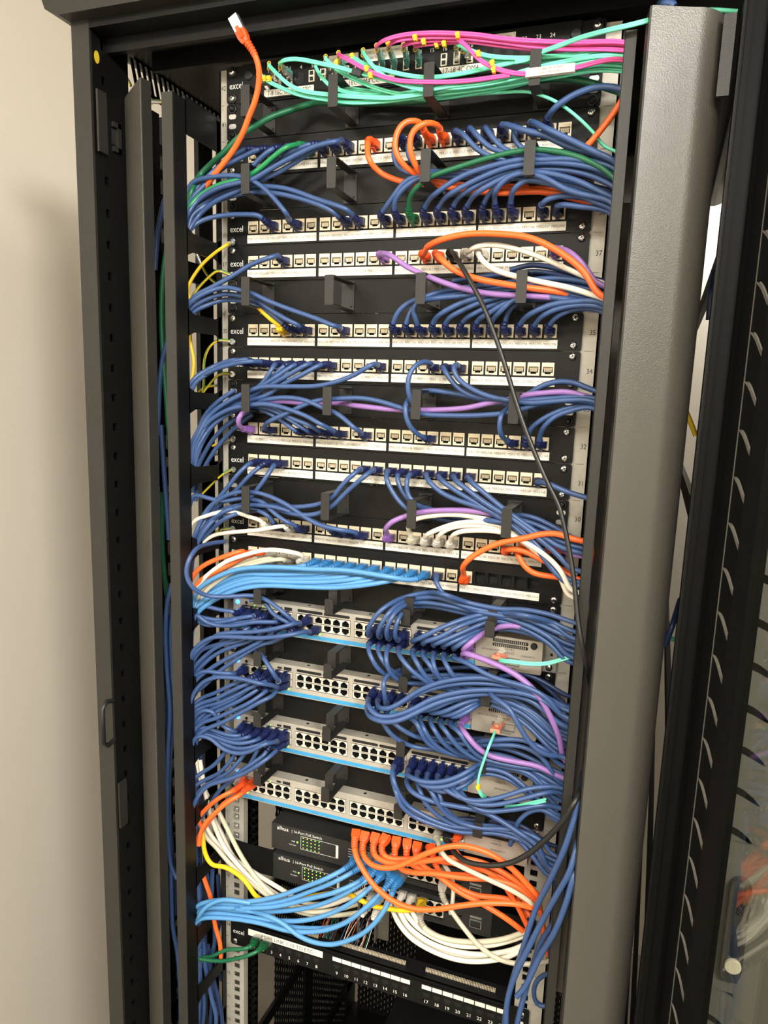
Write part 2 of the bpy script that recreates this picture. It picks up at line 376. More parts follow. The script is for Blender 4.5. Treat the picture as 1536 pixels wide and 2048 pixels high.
# open glass door on the right, hinged at the right post
O = Vector((.408, -.12, 0)); DU = Vector((.44, -.898, 0)); DN = Vector((.898, .44, 0))
def dpt(s, t, z): return O + DU * s + DN * t + Vector((0, 0, z))
def dbox(mb, s0, s1, t0, t1, z0, z1, mi=0):
    vs = [dpt(s, t, z) for z in (z0, z1) for s, t in ((s0, t0), (s1, t0), (s1, t1), (s0, t1))]
    mb.add(vs, [(3, 2, 1, 0), (4, 5, 6, 7), (0, 1, 5, 4), (1, 2, 6, 5), (2, 3, 7, 6), (3, 0, 4, 7)], mi)
mb = MB(); ZD0, ZD1 = -.2, 1.95
dbox(mb, -.045, -.0425, -.012, .012, ZD0, ZD1); dbox(mb, -.045, -.0175, .0, .002, ZD0, ZD1); dbox(mb, -.0185, -.0165, -.004, .0, ZD0, ZD1)
dbox(mb, .042, .0655, -.010, .004, ZD0, ZD1)
dbox(mb, .0655, .68, -.006, .004, ZD1 - .05, ZD1); dbox(mb, .0655, .68, -.006, .004, ZD0, ZD0 + .06); dbox(mb, .66, .70, -.01, .004, ZD0, ZD1)
door = rp('glass_door', mb, 'doorshade', rack, None); 
# vented strip of the door: wave shaped slots cut right through
mb = MB()
SL0, SL1 = .005, .0375; pitch = .0455
zs = at(1472, 859, -.12).z
def wave(f): # drop of the slot along its length
    return -.026 * (f + .10 * math.sin(2 * math.pi * f) * -1)
dbox(mb, -.0175, SL0, .0, .002, ZD0, ZD1); dbox(mb, SL1, .042, .0, .002, ZD0, ZD1)
N = 10
k0 = int((ZD0 - zs) / pitch); k1 = int((ZD1 - zs) / pitch) + 1
def half(f): return .0036 * math.sin(math.pi * min(max(f, .0), 1)) ** .7
for k in range(k0, k1):
    zt = zs + k * pitch
    for i in range(N):
        f0, f1 = i / N, (i + 1) / N
        s0, s1 = SL0 + (SL1 - SL0) * f0, SL0 + (SL1 - SL0) * f1
        lo0, lo1 = zt + wave(f0) + half(f0), zt + wave(f1) + half(f1)
        hi0, hi1 = zt + pitch + wave(f0) - half(f0), zt + pitch + wave(f1) - half(f1)
        vs = [dpt(s, t, z) for t in (0, .002) for s, z in ((s0, lo0), (s1, lo1), (s1, hi1), (s0, hi0))]
        mb.add(vs, [(3, 2, 1, 0), (4, 5, 6, 7), (0, 1, 5, 4), (2, 3, 7, 6)])
vs_o = mb.build('vented_strip', 'doorshade', door)
mb = MB()
for k in range(k0, k1):
    zt = zs + k * pitch
    for i in range(N):
        f0, f1 = i / N, (i + 1) / N
        s0, s1 = SL0 + (SL1 - SL0) * f0, SL0 + (SL1 - SL0) * f1
        a0, a1 = zt + wave(f0) - half(f0), zt + wave(f1) - half(f1)
        vs = [dpt(s0, -.0006, a0 - .0005), dpt(s1, -.0006, a1 - .0005), dpt(s1, -.0006, a1 + .0004), dpt(s0, -.0006, a0 + .0004), dpt(s0, .0035, a0 + .0012), dpt(s1, .0035, a1 + .0012), dpt(s1, .0035, a1 + .0017), dpt(s0, .0035, a0 + .0017)]
        mb.add(vs, [(3, 2, 1, 0), (4, 5, 6, 7), (0, 1, 5, 4), (2, 3, 7, 6)])
dbox(mb, SL0 - .0016, SL0 - .0004, -.0006, .0, ZD0, ZD1)
mb.build('lit_louvre_lips', 'nbr', door)  # grey on a black door: light caught by the slot edges, given as colour
mb = MB(); dbox(mb, .0655, .665, -.003, .001, ZD0 + .06, ZD1 - .05); mb.build('glass_pane', 'glass', door)

# neighbouring rack seen through that glass
nb = empty('neighbour_rack', (.84, .38, 0), 'grey fronted neighbouring rack with wave shaped vent slots, seen through the glass door', 'server rack')
NL = (-.84, -.38, 0)
mb = MB(); x0, x1 = .4300, .4720; yn = -.12; zn = at(1477, 1498, -.12).z
mb.box(.425, x0 + .016, yn, yn + .002, .1, 1.98); mb.box(x1, 1.22, yn, yn + .002, .1, 1.98)
s0_, s1_ = .446, .472
for k in range(-22, 20):
    zt = zn + k * .0455
    if zt < .12 or zt > 1.9: continue
    for i in range(8):
        f0, f1 = i / 8, (i + 1) / 8
        xa, xb = s0_ + (s1_ - s0_) * f0, s0_ + (s1_ - s0_) * f1
        w = lambda f: -.014 * f ** 1.5; h = lambda f: .0045 * (1 - f ** 3) ** .8
        mb.poly([(xa, yn, zt + w(f0) + h(f0)), (xb, yn, zt + w(f1) + h(f1)), (xb, yn, zt + .0455 + w(f1) - h(f1)), (xa, yn, zt + .0455 + w(f0) - h(f0))], (0, .002, 0))
mb.build('front_door', 'nbr', nb, NL)
mb = MB(); mb.box(.43, 1.24, -.1, .88, .08, .1); mb.box(.43, 1.24, -.1, .88, 1.96, 1.98); mb.box(1.22, 1.24, -.1, .88, .1, 1.96); mb.box(.43, 1.22, .86, .88, .1, 1.96)
mb.box(.43, .433, -.1, .86, .1, 1.96); mb.build('cabinet_body', 'blackshade', nb, NL)
hx = .463; hz = .985
mb = MB(); mb.rplate(.442, .486, .905, 1.082, yn - .004, yn - .001, .004); hp = mb.build('handle_plate', 'nbr', nb, NL)
mb = MB()
ca = [(hx + .0105 * math.cos(a), 1.035 + .0105 * math.sin(a)) for a in [math.pi * i / 8 for i in range(9)]] + [(hx - .0105, .935), (hx - .007, .924), (hx + .007, .924), (hx + .0105, .935)]
mb.poly([(x, yn - .012, z) for x, z in ca][::-1], (0, .008, 0)); mb.build('swing_handle', 'chrome', hp)
mb = MB(); mb.rplate(hx - .0045, hx + .0045, .955, 1.038, yn - .0135, yn - .012, .004); mb.build('handle_inlay', 'blk', hp)
mb = MB(); mb.lathe((hx + .001, yn - .012, .945), (0, -1, 0), [(0, .0085), (.003, .0085), (.0036, .0078)], 20); mb.build('lock_cap', 'ivory', hp)
# ------------------------------------------------------------ shared small meshes
def screw_mesh(cup):
    mb = MB()
    if cup: mb.lathe((0, 0, 0), (0, -1, 0), [(0, .0068), (.0008, .0068), (.0014, .0055)], 18, 1)
    mb.lathe((0, -.0008, 0), (0, -1, 0), [(0, .0046), (.0012, .0046), (.0022, .0036), (.0026, .0018)], 16, 0)
    for a in (25, 115):
        c, s_ = math.cos(math.radians(a)), math.sin(math.radians(a))
        mb.obox((-.0026 * c, -.0033, -.0026 * s_), (.0026 * c, -.0033, .0026 * s_), .0009, .0009, 1, up=(0, 1, 0))
    return mb
SCREW = screw_mesh(False).mesh('screw', ['screw', 'ink2']); SCREWC = screw_mesh(True).mesh('screw', ['screw', 'blk']); SCREWB = screw_mesh(True).mesh('screw', ['panel', 'blk'])
# keystone jack: cast body with a real RJ45 opening
mb = MB(); w, h = .0148 / 2, .0156 / 2; y0 = -.0022
def frame_open(mb, x0, x1, z0, z1, hx0, hx1, hz0, hz1, y, dep, mi, mid, notch=None):
    # face with a rectangular hole, the hole's walls and its back
    P = [(x0, z0), (x1, z0), (x1, z1), (x0, z1)]; H = [(hx0, hz0), (hx1, hz0), (hx1, hz1), (hx0, hz1)]
    vs = [(x, y, z) for x, z in P] + [(x, y, z) for x, z in H]
    mb.add(vs, [(0, 1, 5, 4), (1, 2, 6, 5), (2, 3, 7, 6), (3, 0, 4, 7)], mi)
    vs = [(x, y, z) for x, z in H] + [(x, y + dep, z) for x, z in H]
    mb.add(vs, [(0, 1, 5, 4), (1, 2, 6, 5), (2, 3, 7, 6), (3, 0, 4, 7), (4, 5, 6, 7)], mid)
    vs = [(x, y, z) for x, z in P] + [(x, y + dep + .001, z) for x, z in P]
    mb.add(vs, [(0, 4, 5, 1), (1, 5, 6, 2), (2, 6, 7, 3), (3, 7, 4, 0)], mi)
frame_open(mb, -w, w, -h, h, -.0059, .0059, -.0058, .0030, y0, .012, 0, 2)
mb.box(-.0059, .0059, y0 + .0010, y0 + .003, -.0001, .0030, 1)          # shield spring above the opening
for i in range(8): mb.box(-.0046 + i * .0012, -.0041 + i * .0012, y0 + .0006, y0 + .006, -.0030, .0014, 0)
mb.box(-.0059, -.0036, y0 + .0004, y0 + .002, -.0058, -.0040, 0); mb.box(.0036, .0059, y0 + .0004, y0 + .002, -.0058, -.0040, 0)
mb.box(-.0050, .0050, y0 - .0003, y0, .0048, .0064, 0)
JACK = mb.mesh('keystone_jack', ['jack', 'jackin', 'jackd'])
def kx(n): n -= 1; return -.2087 + .0074 + (n // 6) * .1063 + (n % 6) * .0173
STRIPS = [(-.2098, -.1069), (-.1027, -.0002), (.0036, .1062), (.1092, .2133)]
def patch_panel(u, first, blank=()):
    z = zb(u); lo, hi = first, first + 23
    r = empty('patch_panel', (0, 0, z), 'black patch panel with white label strips MER2/%03d to MER2/%03d' % (lo, hi), 'patch panel', 'labelled network patch panels')
    mb = MB(); y0, y1 = -.002, .0; H = .0437
    mb.box(-.2087 - .0013, .2139, y0, y1, .0308, H); mb.box(-.2087 - .0013, .2139, y0, y1, .0, .0143)
    mb.rplate(-.2413, -.2100, 0, H, y0, y1, .003, corners=(0, 1, 1, 0)); mb.rplate(.2139, .2413, 0, H, y0, y1, .003, corners=(1, 0, 0, 1))
    for n in range(1, 25):
        a = kx(n) - .0074; b = kx(n) + .0074
        nxt = kx(n + 1) - .0074 if n < 24 else .2139
        mb.box(b, nxt, y0, y1, .0143, .0308)
        if n == 1: mb.box(-.2100, a, y0, y1, .0143, .0308)
    mb.box(-.2098, .2133, y0 - .0004, y0, .0020, .0126)
    mb.box(-.2100, .2139, y1, .022, .0, .0010); mb.box(-.2100, .2139, y1, .022, .0425, .0437)
    face = mb.build('face_plate', 'panel', r)
    for n in range(1, 25):
        if n in blank:
            b_ = MB(); b_.box(kx(n) - .0074, kx(n) - .0064, .0, .010, .0143, .0308); b_.box(kx(n) - .0074, kx(n) + .0074, .010, .011, .0143, .0308); b_.build('blank_bay', 'dark', r)
        else: link('keystone_jack', JACK, r, (kx(n), 0, .0225))
    for i, (a, b) in enumerate(STRIPS):
        b_ = MB(); b_.box(a, b, -.0029, -.0024, .0022, .0124); s = b_.build('label_strip', 'label', r)
        text([('MER2/%03d' % (first + i * 6 + k), kx(i * 6 + k + 1), .0060, .0044, .84, 'c') for k in range(6)], 'ink', 'port_numbers', s, (0, -.00295, 0))
    for (x, zz) in ((-.2325, .00635), (-.2325, .0381), (.2325, .00635), (.2325, .0381)): link('screw', SCREW, r, (x, -.0022, zz))
    text([('excel', -.2372, .0175, .0115, .86, 'l')], 'wht', 'maker_mark', r, (0, -.0022, 0))
    return r
for u, first, bl in ((40, 1, ()), (38, 25, ()), (37, 49, ()), (35, 73, ()), (34, 97, ()), (32, 121, ()), (31, 145, ()), (29, 169, ()), (28, 193, (20, 21, 22, 23, 24))): patch_panel(u, first, bl)

# ------------------------------------------------------------ cable managers with bent rings
def loop_ring(xr, z0, z1, d, w=.012, two=False):
    mb = MB(); x0, x1 = xr - w, xr; t = .0012
    mb.box(x0 - .006, x1, -.0032, -.002, z0 - .001, z1 + .002)
    for zz in (z0 + .006, z1 - .006): mb.lathe((x1 - .004, -.0032, zz), (0, -1, 0), [(0, .0013), (.0006, .0013), (.0007, .0006)], 8, 1)
    if not two:
        mb.box(x0, x1, -d, -.002, z0, z0 + t); mb.box(x0, x1, -d, -.002, z1 - t, z1)
        mb.rplate(x0, x1, z0, z1, -d - t, -d, .0015, n=2)
    else:
        mb.box(x0, x1, -.054, -.002, z1 - t, z1); mb.box(x0, x1, -d, -.002, z0, z0 + t)
        mb.rplate(x0, x1, z0 + .010, z1, -.054 - t, -.054, .003, n=3, corners=(0, 0, 1, 1))
        mb.rplate(x0, x1, z0, z0 + .021, -d - t, -d, .003, n=3, corners=(1, 1, 0, 0))
    return mb
def manager(u, style, where, black=True):
    z = zb(u)
    r = empty('cable_manager', (0, 0, z), 'cable manager with four rings, ' + where, 'cable manager', 'horizontal cable managers')
    mb = MB(); mb.rplate(-.2413, .2413, .0, .0437, -.002, 0, .003); mb.box(-.222, .222, -.0025, -.002, .0, .0008); mb.box(-.222, .222, -.0045, -.002, .0425, .0437)
    mb.build('back_plate', 'panel', r)
    xs = (-.174, -.057, .060, .178) if style == 'A' else (-.155, -.0485, .058, .166)
    me = loop_ring(.006, .002, .037, .065).mesh('ring', ['ring', 'dark']) if style == 'A' else loop_ring(.006, .011, .044, .066, two=True).mesh('ring', ['ring', 'dark'])
    for x in xs: link('ring', me, r, (x, 0, 0))
    for sx in (-1, 1):
        if style == 'A':
            for zz in (.00635, .0381): link('screw', SCREWB, r, (sx * .2325, -.0022, zz))
            for zz in (.0165, .0285):
                b_ = MB(); b_.rplate(sx * .2325 - .0055, sx * .2325 + .0055, zz - .003, zz + .003, -.0024, -.0020, .0028); b_.build('ear_slot', 'zinc', r)
        else:
            for zz in (.00635, .0381): link('screw', SCREW, r, (sx * .2325, -.0022, zz))
    return r
manager(41, 'A', 'directly under the fibre panel at the top'); manager(39, 'A', 'between the ports 001 to 024 and 025 to 048')
manager(36, 'A', 'between the ports 049 to 072 and 073 to 096'); manager(33, 'A', 'between the ports 097 to 120 and 121 to 144')
manager(30, 'A', 'between the ports 145 to 168 and 169 to 192'); manager(27, 'B', 'just above the topmost grey switch')
manager(25, 'B', 'below the topmost grey switch'); manager(23, 'B', 'below the second grey switch from the top'); manager(21, 'B', 'above the lowest grey switch')

# ------------------------------------------------------------ 48 port switches
mb = MB(); hw = .0136 / 2 - .0006
def port_mesh(up):
    mb = MB(); s = 1 if up else -1
    o = [(-.0052, -.0042), (.0052, -.0042), (.0052, .0018), (.0034, .0018), (.0034, .0034), (.0017, .0034), (.0017, .0044), (-.0017, .0044), (-.0017, .0034), (-.0034, .0034), (-.0034, .0018), (-.0052, .0018)]
    o = [(x, z * s) for x, z in o]
    fr = [(-hw - .0005, -.0050), (hw + .0005, -.0050), (hw + .0005, .0050), (-hw - .0005, .0050)]
    n = len(o)
    vs = [(x, 0, z) for x, z in o] + [(x, .011, z) for x, z in o]
    mb.add(vs, [(i, (i + 1) % n, n + (i + 1) % n, n + i) for i in range(n)] + [list(range(n, 2 * n))], 1)
    # bezel face around the opening: strips
    def q(a, b, c, d): z = sorted((c * s, d * s)); mb.box(a, b, -.0002, .0004, z[0], z[1], 0)
    q(-hw - .0005, -.0052, -.005, .005); q(.0052, hw + .0005, -.005, .005); q(-.0052, .0052, -.005, -.0042)
    q(-.0052, -.0034, .0018, .005); q(.0034, .0052, .0018, .005); q(-.0034, -.0017, .0034, .005); q(.0017, .0034, .0034, .005); q(-.0017, .0017, .0044, .005)
    return mb.mesh('port', ['swl', 'dark'])
PT, PB = port_mesh(True), port_mesh(False)
SY = -.02
def sx_(c): c -= 1; return -.2079 + .0068 + (c // 6) * .0885 + (c % 6) * .0136
def net_switch(u, where, module, which):
    r = empty('network_switch', (0, 0, zb(u)), 'grey 48 port switch with blue bottom strip, ' + where, 'network switch', 'grey 48 port switches')
    mb = MB(); Y = SY
    mb.box(-.2225, .2225, .002, .40, .0, .0445, 0)
    # face: lintel, sill and mullions leave the port fields open
    L, R = -.2225, .1395
    mb.box(L, R, Y, .002, .0355, .0455, 0); mb.box(L, R, Y, .002, -.0005, .0122, 0); mb.box(L, -.2090, Y, .002, .0122, .0355, 0)
    for g_ in range(4):
        x1 = sx_(g_ * 6 + 6) + .0074; nx = sx_(g_ * 6 + 7) - .0074 if g_ < 3 else R
        mb.box(x1, nx, Y, .002, .0122, .0355, 0)
    mb.box(L, R, Y + .012, .002, .0122, .0355, 0)
    body = mb.build('chassis', 'sw', r)
    mb = MB()
    mb.box(L, R, Y - .0004, Y, .0008, .0062, 0); blue = mb.build('blue_strip', 'swblue', r)
    rng = [('%d-%d' % (1 + 12 * g_, 12 + 12 * g_), sx_(g_ * 6 + 3), .0022, .0034, 1, 'c') for g_ in range(4)]
    text(rng, 'ink', 'port_range_print', r, (0, Y - .0006, 0))
    mb = MB()
    for g_ in range(4):
        xa, xb = sx_(g_ * 6 + 1) - .006, sx_(g_ * 6 + 6) + .006; mid = (xa + xb) / 2
        if g_ > 0:
            mb.rplate(xa, mid - .001, .0375, .0415, Y - .0003, Y, .0018); mb.rplate(mid + .001, xb, .0375, .0415, Y - .0003, Y, .0018)
    mb.build('vent_slot', 'ink2' if which < 4 else 'sw', r)
    mb = MB(); x = sx_(5) - .003; mb.box(x, x + .007, Y - .0003, Y, .0375, .0405, 0); mb.box(x + .0105, x + .0225, Y - .0003, Y, .0370, .0415, 0)
    mb.build('console_port', 'ink2', r)
    for x in (-.105, -.012, .08):
        mb = MB(); mb.lathe((x, -.010, .0455), (0, 0, 1), [(0, .0024), (.0003, .0024)], 12, 0); mb.build('lid_screw', 'ink2', r)
    for c in range(1, 25):
        link('port', PT, r, (sx_(c), Y, .0295)); link('port', PB, r, (sx_(c), Y, .0185))
    # status lights
    mb = MB(); mb.lathe((-.2155, Y, .0395), (0, -1, 0), [(0, .0030), (.0012, .0026), (.0018, .001)], 12); mb.build('blue_beacon_light', 'ledB', r)
    mb = MB(); mb.lathe((-.2010, Y, .0400), (0, -1, 0), [(0, .0022), (.0005, .0022)], 12); mb.build('mode_button', 'blk', r)
    mb = MB(); rr = random.Random(u)
    cols = {26: (8, 9, 17, 20, 21, 22, 23), 24: (5, 6, 19, 21, 23), 22: (3, 5, 6, 19, 21), 20: (1, 22)}[u]
    for c in cols: mb.lathe((sx_(c) + .002, Y - .0003, .0095), (0, -1, 0), [(0, .0012), (.001, .0008)], 8)
    for c in (2, 3, 4): mb.lathe((sx_(c), Y - .0002, .0365), (0, -1, 0), [(0, .0010), (.001, .0006)], 8)
    mb.build('port_light', 'ledG', r)
    # plug in module at the right
    md = MB(); a, b = .1404, .2255
    md.rplate(a, b, .0015, .0450, Y - .004, .002, .002)
    mo = md.build('network_module' if module else 'blank_module', 'mod', r)
    e = MB()
    for k in range(2):
        zz = .0395 - k * .0058
        e.rplate(.162, .2075, zz - .0022, zz + .0022, Y - .0043, Y - .0040, .002)
    e.build('vent_window', 'ink2', mo)
    if which < 4:
        e = MB()
        for k in range(2):
            zz = .0395 - k * .0058
            for i in range(16): e.box(.1645 + i * .0026, .1653 + i * .0026, Y - .0050, Y - .0043, zz - .0016, zz + .0016)
        e.build('vent_bar', 'mod', mo)
    e = MB(); e.lathe((.2145, Y - .004, .0385), (0, -1, 0), [(0, .0042), (.002, .0042), (.0026, .003)], 16); e.build('thumb_screw', 'blk', mo)
    it = [('CISCO', .1835, .0232, .0042, 1.1, 'c')]
    if module: it += [('NETWORK MODULE', .162, .0250, .0030, 1, 'c'), ('C9300-NM-2Y', .208, .0222, .0030, 1, 'c'), ('1G/10G/25G', .186, .0045, .0026, 1, 'c')]
    else: it += [('NM-BLANK-T1', .186, .0140, .0032, 1, 'c')]
    text(it, 'ink2', 'printed_text', mo, (0, Y - .0042, 0))
    e = MB()
    for i, hgt in enumerate((1, 1.8, 2.6, 1.8, 1, 1.8, 2.6, 1.8, 1)): e.box(.1775 + i * .0015, .1781 + i * .0015, Y - .0042, Y - .0040, .0290 - .0004 * hgt, .0290 + .0006 * hgt)
    e.build('bridge_logo', 'ink', mo)
    if module:
        e = MB()
        for i in range(2):
            x = .168 + i * .0155
            frame_open(e, x, x + .0145, .0085, .0195, x + .001, x + .0135, .0095, .0185, Y - .0055, .010, 0, 1)
        e.build('sfp_cage', ['zinc', 'dark'], mo)
    # mounting ear
    e = MB(); e.rplate(.2260, .2413, .0, .0437, -.0035, -.001, .002); e.box(.2226, .2262, -.0035, .03, .0, .0437); ear = e.build('mounting_ear', 'zinc', r)
    e = MB(); e.rplate(-.2413, -.2260, .0, .0437, -.0035, -.001, .002); earl = e.build('mounting_ear', 'zinc', r)
    e = MB(); e.lathe((.2345, -.0035, .0235), (0, -1, 0), [(0, .002), (.0002, .002)], 12); e.build('ear_hole', 'ink2', ear)
    for zz in (.00635, .0381):
        link('screw', SCREW, ear, (.2325, -.0035, zz)); link('screw', SCREW, earl, (-.2325, -.0035, zz))
    return r
net_switch(26, 'topmost of the four', True, 1); net_switch(24, 'second from the top', True, 2)
net_switch(22, 'third from the top', False, 3); net_switch(20, 'lowest of the four', False, 4)

# ------------------------------------------------------------ fibre panel at the top
r = empty('fibre_patch_panel', (0, 0, zb(42)), 'black fibre optic patch panel with white labels at the top of the rack', 'fibre patch panel')
mb = MB(); mb.box(-.2150, .2150, -.002, .0, .0, .0437); mb.rplate(-.2413, -.2150, .0, .0437, -.002, 0, .003, corners=(0, 1, 1, 0)); mb.rplate(.2150, .2413, 0, .0437, -.002, 0, .003, corners=(1, 0, 0, 1))
mb.box(-.2150, .2150, -.0055, -.002, .0, .0437)
mb.box(-.215, .215, .0, .22, .0425, .0437); mb.build('face_plate', 'panel', r)
def fx(n): return -.1775 + (n - 1) * .0157
for n in range(1, 25):
    e = MB(); x = fx(n)
    if n in (1, 2, 3, 5, 6, 7, 8, 9, 10, 11, 12, 13, 14, 16, 17, 18):
        e.box(x - .0037, x + .0037, -.0078, -.0055, .0130, .0262, 0)
        for dz in (.0163, .0229): e.box(x - .0024, x + .0024, -.0080, -.0078, dz - .0023, dz + .0023, 1)
    else: e.box(x - .0040, x + .0040, -.0058, -.0055, .0136, .0256, 1)
    e.build('lc_adapter', ['jack', 'ink2'], r)
text([(str(n), fx(n), .0300, .0062, 1, 'c') for n in range(1, 25)], 'wht', 'port_numbers', r, (0, -.0057, 0))
for cx in (-.206, .2095):
    e = MB(); e.lathe((cx, -.0055, .030), (0, -1, 0), [(0, .0062), (.0012, .0060), (.0018, .005)], 20); e.build('latch_button', 'blk', r)
def slabel(x0, x1, z0, z1, its, parent, y=-.0060):
    e = MB(); e.box(x0, x1, y, y + .0004, z0, z1); s = e.build('label', 'label', parent)
    text(its, 'ink2', 'label_text', s, (0, y - .0001, 0)); return s
slabel(-.183, -.112, .0015, .0100, [('1-8 16C OM4 TO ETC', -.178, .0030, .0078, .84, 'l')], r)
slabel(-.088, -.004, .0025, .0110, [('9-16 16C OM4 CC', -.080, .0042, .0078, .92, 'l')], r)
slabel(.047, .118, .0035, .0120, [('17-18 4C OM4', .056, .0052, .0078, .92, 'l')], r)
slabel(-.092, -.052, .0300, .0400, [('ORIGIN TO CORE', -.090, .0330, .0045, .9, 'l')], r, -.0064)
slabel(-.045, .012, .0280, .0420, [('CORE 12TH FIBRE FROM MER2', -.0435, .0365, .0040, .86, 'l'), ('ORIGIN TO FIBRES', -.0435, .0305, .0040, .86, 'l')], r, -.0064)
slabel(.104, .142, .0300, .0400, [('TO 3RD FROM MER2', .1055, .0340, .0040, .86, 'l')], r, -.0064)
for (x, zz) in ((-.2325, .00635), (-.2325, .0381), (.2325, .0381)): link('screw', SCREWC, r, (x, -.0022, zz))
text([('excel', -.2372, .0175, .0115, .86, 'l')], 'wht', 'maker_mark', r, (0, -.0022, 0))

# ------------------------------------------------------------ charcoal PoE switches under the grey ones
def poe(zc, where, dx, yy, ear, lit):
    r = empty('poe_switch', (0, 0, zc), 'charcoal 16 port power over ethernet switch, ' + where, 'network switch', 'charcoal PoE switches')
    x0, x1 = -.166 + dx, .178 + dx; H = .0425
    mb = MB(); pb0, pb1 = -.018 + dx, .135 + dx
    mb.box(x0, x1, yy + .012, .25, 0, H); mb.box(x0, pb0, yy, yy + .012, 0, H); mb.box(pb1, x1, yy, yy + .012, 0, H)
    mb.box(pb0, pb1, yy, yy + .012, .0355, H); mb.box(pb0, pb1, yy, yy + .012, 0, .0085)
    n = 0; cols = []
    for g_ in range(2):
        for k in range(4): cols.append(pb0 + .004 + .0068 + g_ * .068 + k * .0136)
    for c in range(9): pass
    mb.box(cols[3] + .0073, cols[4] - .0073, yy, yy + .012, .0085, .0355); mb.box(pb0, cols[0] - .0073, yy, yy + .012, .0085, .0355); mb.box(cols[7] + .0073, pb1, yy, yy + .012, .0085, .0355)
    mb.box(pb0, pb1, yy, yy + .012, .0212, .0228)
    mb.build('case', 'poe', r)
    for x in cols: link('port', PT, r, (x, yy, .0283)); link('port', PB, r, (x, yy, .0157))
    e = MB(); x = pb1 + .012; frame_open(e, x, x + .0165, .010, .022, x + .001, x + .0155, .011, .021, yy - .0012, .009, 0, 1); e.box(x, x + .0165, yy - .0004, yy, .0245, .0275, 0); e.build('sfp_cage', ['zinc', 'dark'], r)
    e = MB(); a, b = x0 + .050, x0 + .112; t = .0004
    for q in ((a, b, .010, .010 + t), (a, b, .031, .031 + t)): e.box(q[0], q[1], yy - .0002, yy, q[2], q[3])
    for xx in (a, b): e.box(xx - t / 2, xx + t / 2, yy - .0002, yy, .010, .031)
    e.box(b - .004, b, yy - .0002, yy, .010, .031)
    for k in range(4):
        xx = x0 + .150 - k * .004; zz = .0305 - k * .004
        e.box(x0 + .128, xx, yy - .0002, yy, zz, zz + t); e.box(xx - t, xx, yy - .0002, yy, .012, zz)
    e.build('printed_frame', 'wht', r)
    for mt, sel in (('ledG', 0), ('ledO', 1)):
        e = MB()
        for c in range(lit):
            for rw in range(4):
                ismb = (rw + c * 3) % 4 == 3
                if (1 if ismb else 0) != sel: continue
                e.lathe((a + .004 + c * .0066, yy, .0290 - rw * .0055), (0, -1, 0), [(0, .0008), (.0004, .0006)], 8)
        if sel == 0: e.lathe((a - .006, yy, .0195), (0, -1, 0), [(0, .0014), (.0005, .001)], 8)
        e.build('port_light' if sel == 0 else 'amber_port_light', mt, r)
    text([('alhua', x0 + .009, .0335, .0092, 1.05, 'l'), ('| 16-Port PoE Switch', x0 + .034, .0340, .0062, .98, 'l'), ('PWR', a - .016, .0185, .003, 1, 'l'), ('PoE MAX', a - .020, .0125, .003, 1, 'l')], 'wht', 'printed_text', r, (0, yy - .0002, 0))
    if ear:
        e = MB(); e.rplate(-.2413, x0, -.001, .0437, -.003, -.001, .002); e.box(x0 - .003, x0 - .001, -.001, .05, -.001, .0437); e.build('mounting_ear', 'panel', r)
        e = MB(); e.rplate(x1, .2413, -.001, .0437, -.003, -.001, .002); e.build('mounting_ear', 'panel', r)
        link('screw', SCREWC, r, (-.2325, -.0032, .036))
    return r
poe(.842, 'upper of the stacked pair', 0, -.005, False, 5); poe(.7915, 'lower one, bolted in with black mounting ears', .003, -.005, True, 7)

# ------------------------------------------------------------ punch down patch panel with the numbered row at the bottom
zp = .6490
r = empty('punch_down_panel', (0, 0, zp), 'black patch panel with white numbered ports and a long white label, lowest in rack', 'patch panel')
mb = MB(); mb.rplate(-.2413, .2413, .0, .0440, -.002, 0, .003)
mb.box(-.205, .212, -.006, -.002, .004, .0405)
mb.box(-.205, .212, -.004, .0015, .0405, .0440)
mb.build('face_plate', 'panel', r)
lx = [-.1644 - .0316 + .01575 * k for k in range(8)] + [-.0514 + .0158 * k for k in range(8)] + [.0922 + .0160 * k for k in range(8)]
hw = .0062
for x in lx:
    e = MB(); o = [(-.0050, .0036), (.0050, .0036), (.0050, -.0016), (.0030, -.0016), (.0030, -.0036), (-.0030, -.0036), (-.0030, -.0016), (-.0050, -.0016)]
    e.poly([(x + a, -.0064, .0222 + b) for a, b in o], (0, .0003, 0)); e.build('port', 'dark', r)
text([(str(i + 1), lx[i], .0085, .0075, 1, 'c') for i in range(24)], 'wht', 'port_numbers', r, (0, -.0063, 0))
e = MB()
for k in range(3):
    xa = (lx[0], lx[8], lx[16])[k] - .012; xb = (lx[7], lx[15], lx[23])[k] + .012
    for q in ((xa, xb, .0060, .0064), (xa, xb, .0384, .0388)): e.box(q[0], q[1], -.0063, -.006, q[2], q[3])
    for x in (xa, xb): e.box(x - .0002, x + .0002, -.0063, -.006, .006, .0388)
e.build('groove_line', 'dark', r)
for k in range(16):
    e = MB(); x = lx[8 + k]; e.box(x - .0073, x + .0073, -.0066, -.006, .0310, .0375); e.build('write_on_tab', 'label', r)
slabel(-.206, -.075, .0300, .0410, [('MER2 LINK 1-10 TO ETC', -.182, .0322, .0088, .96, 'l')], r, -.0072)
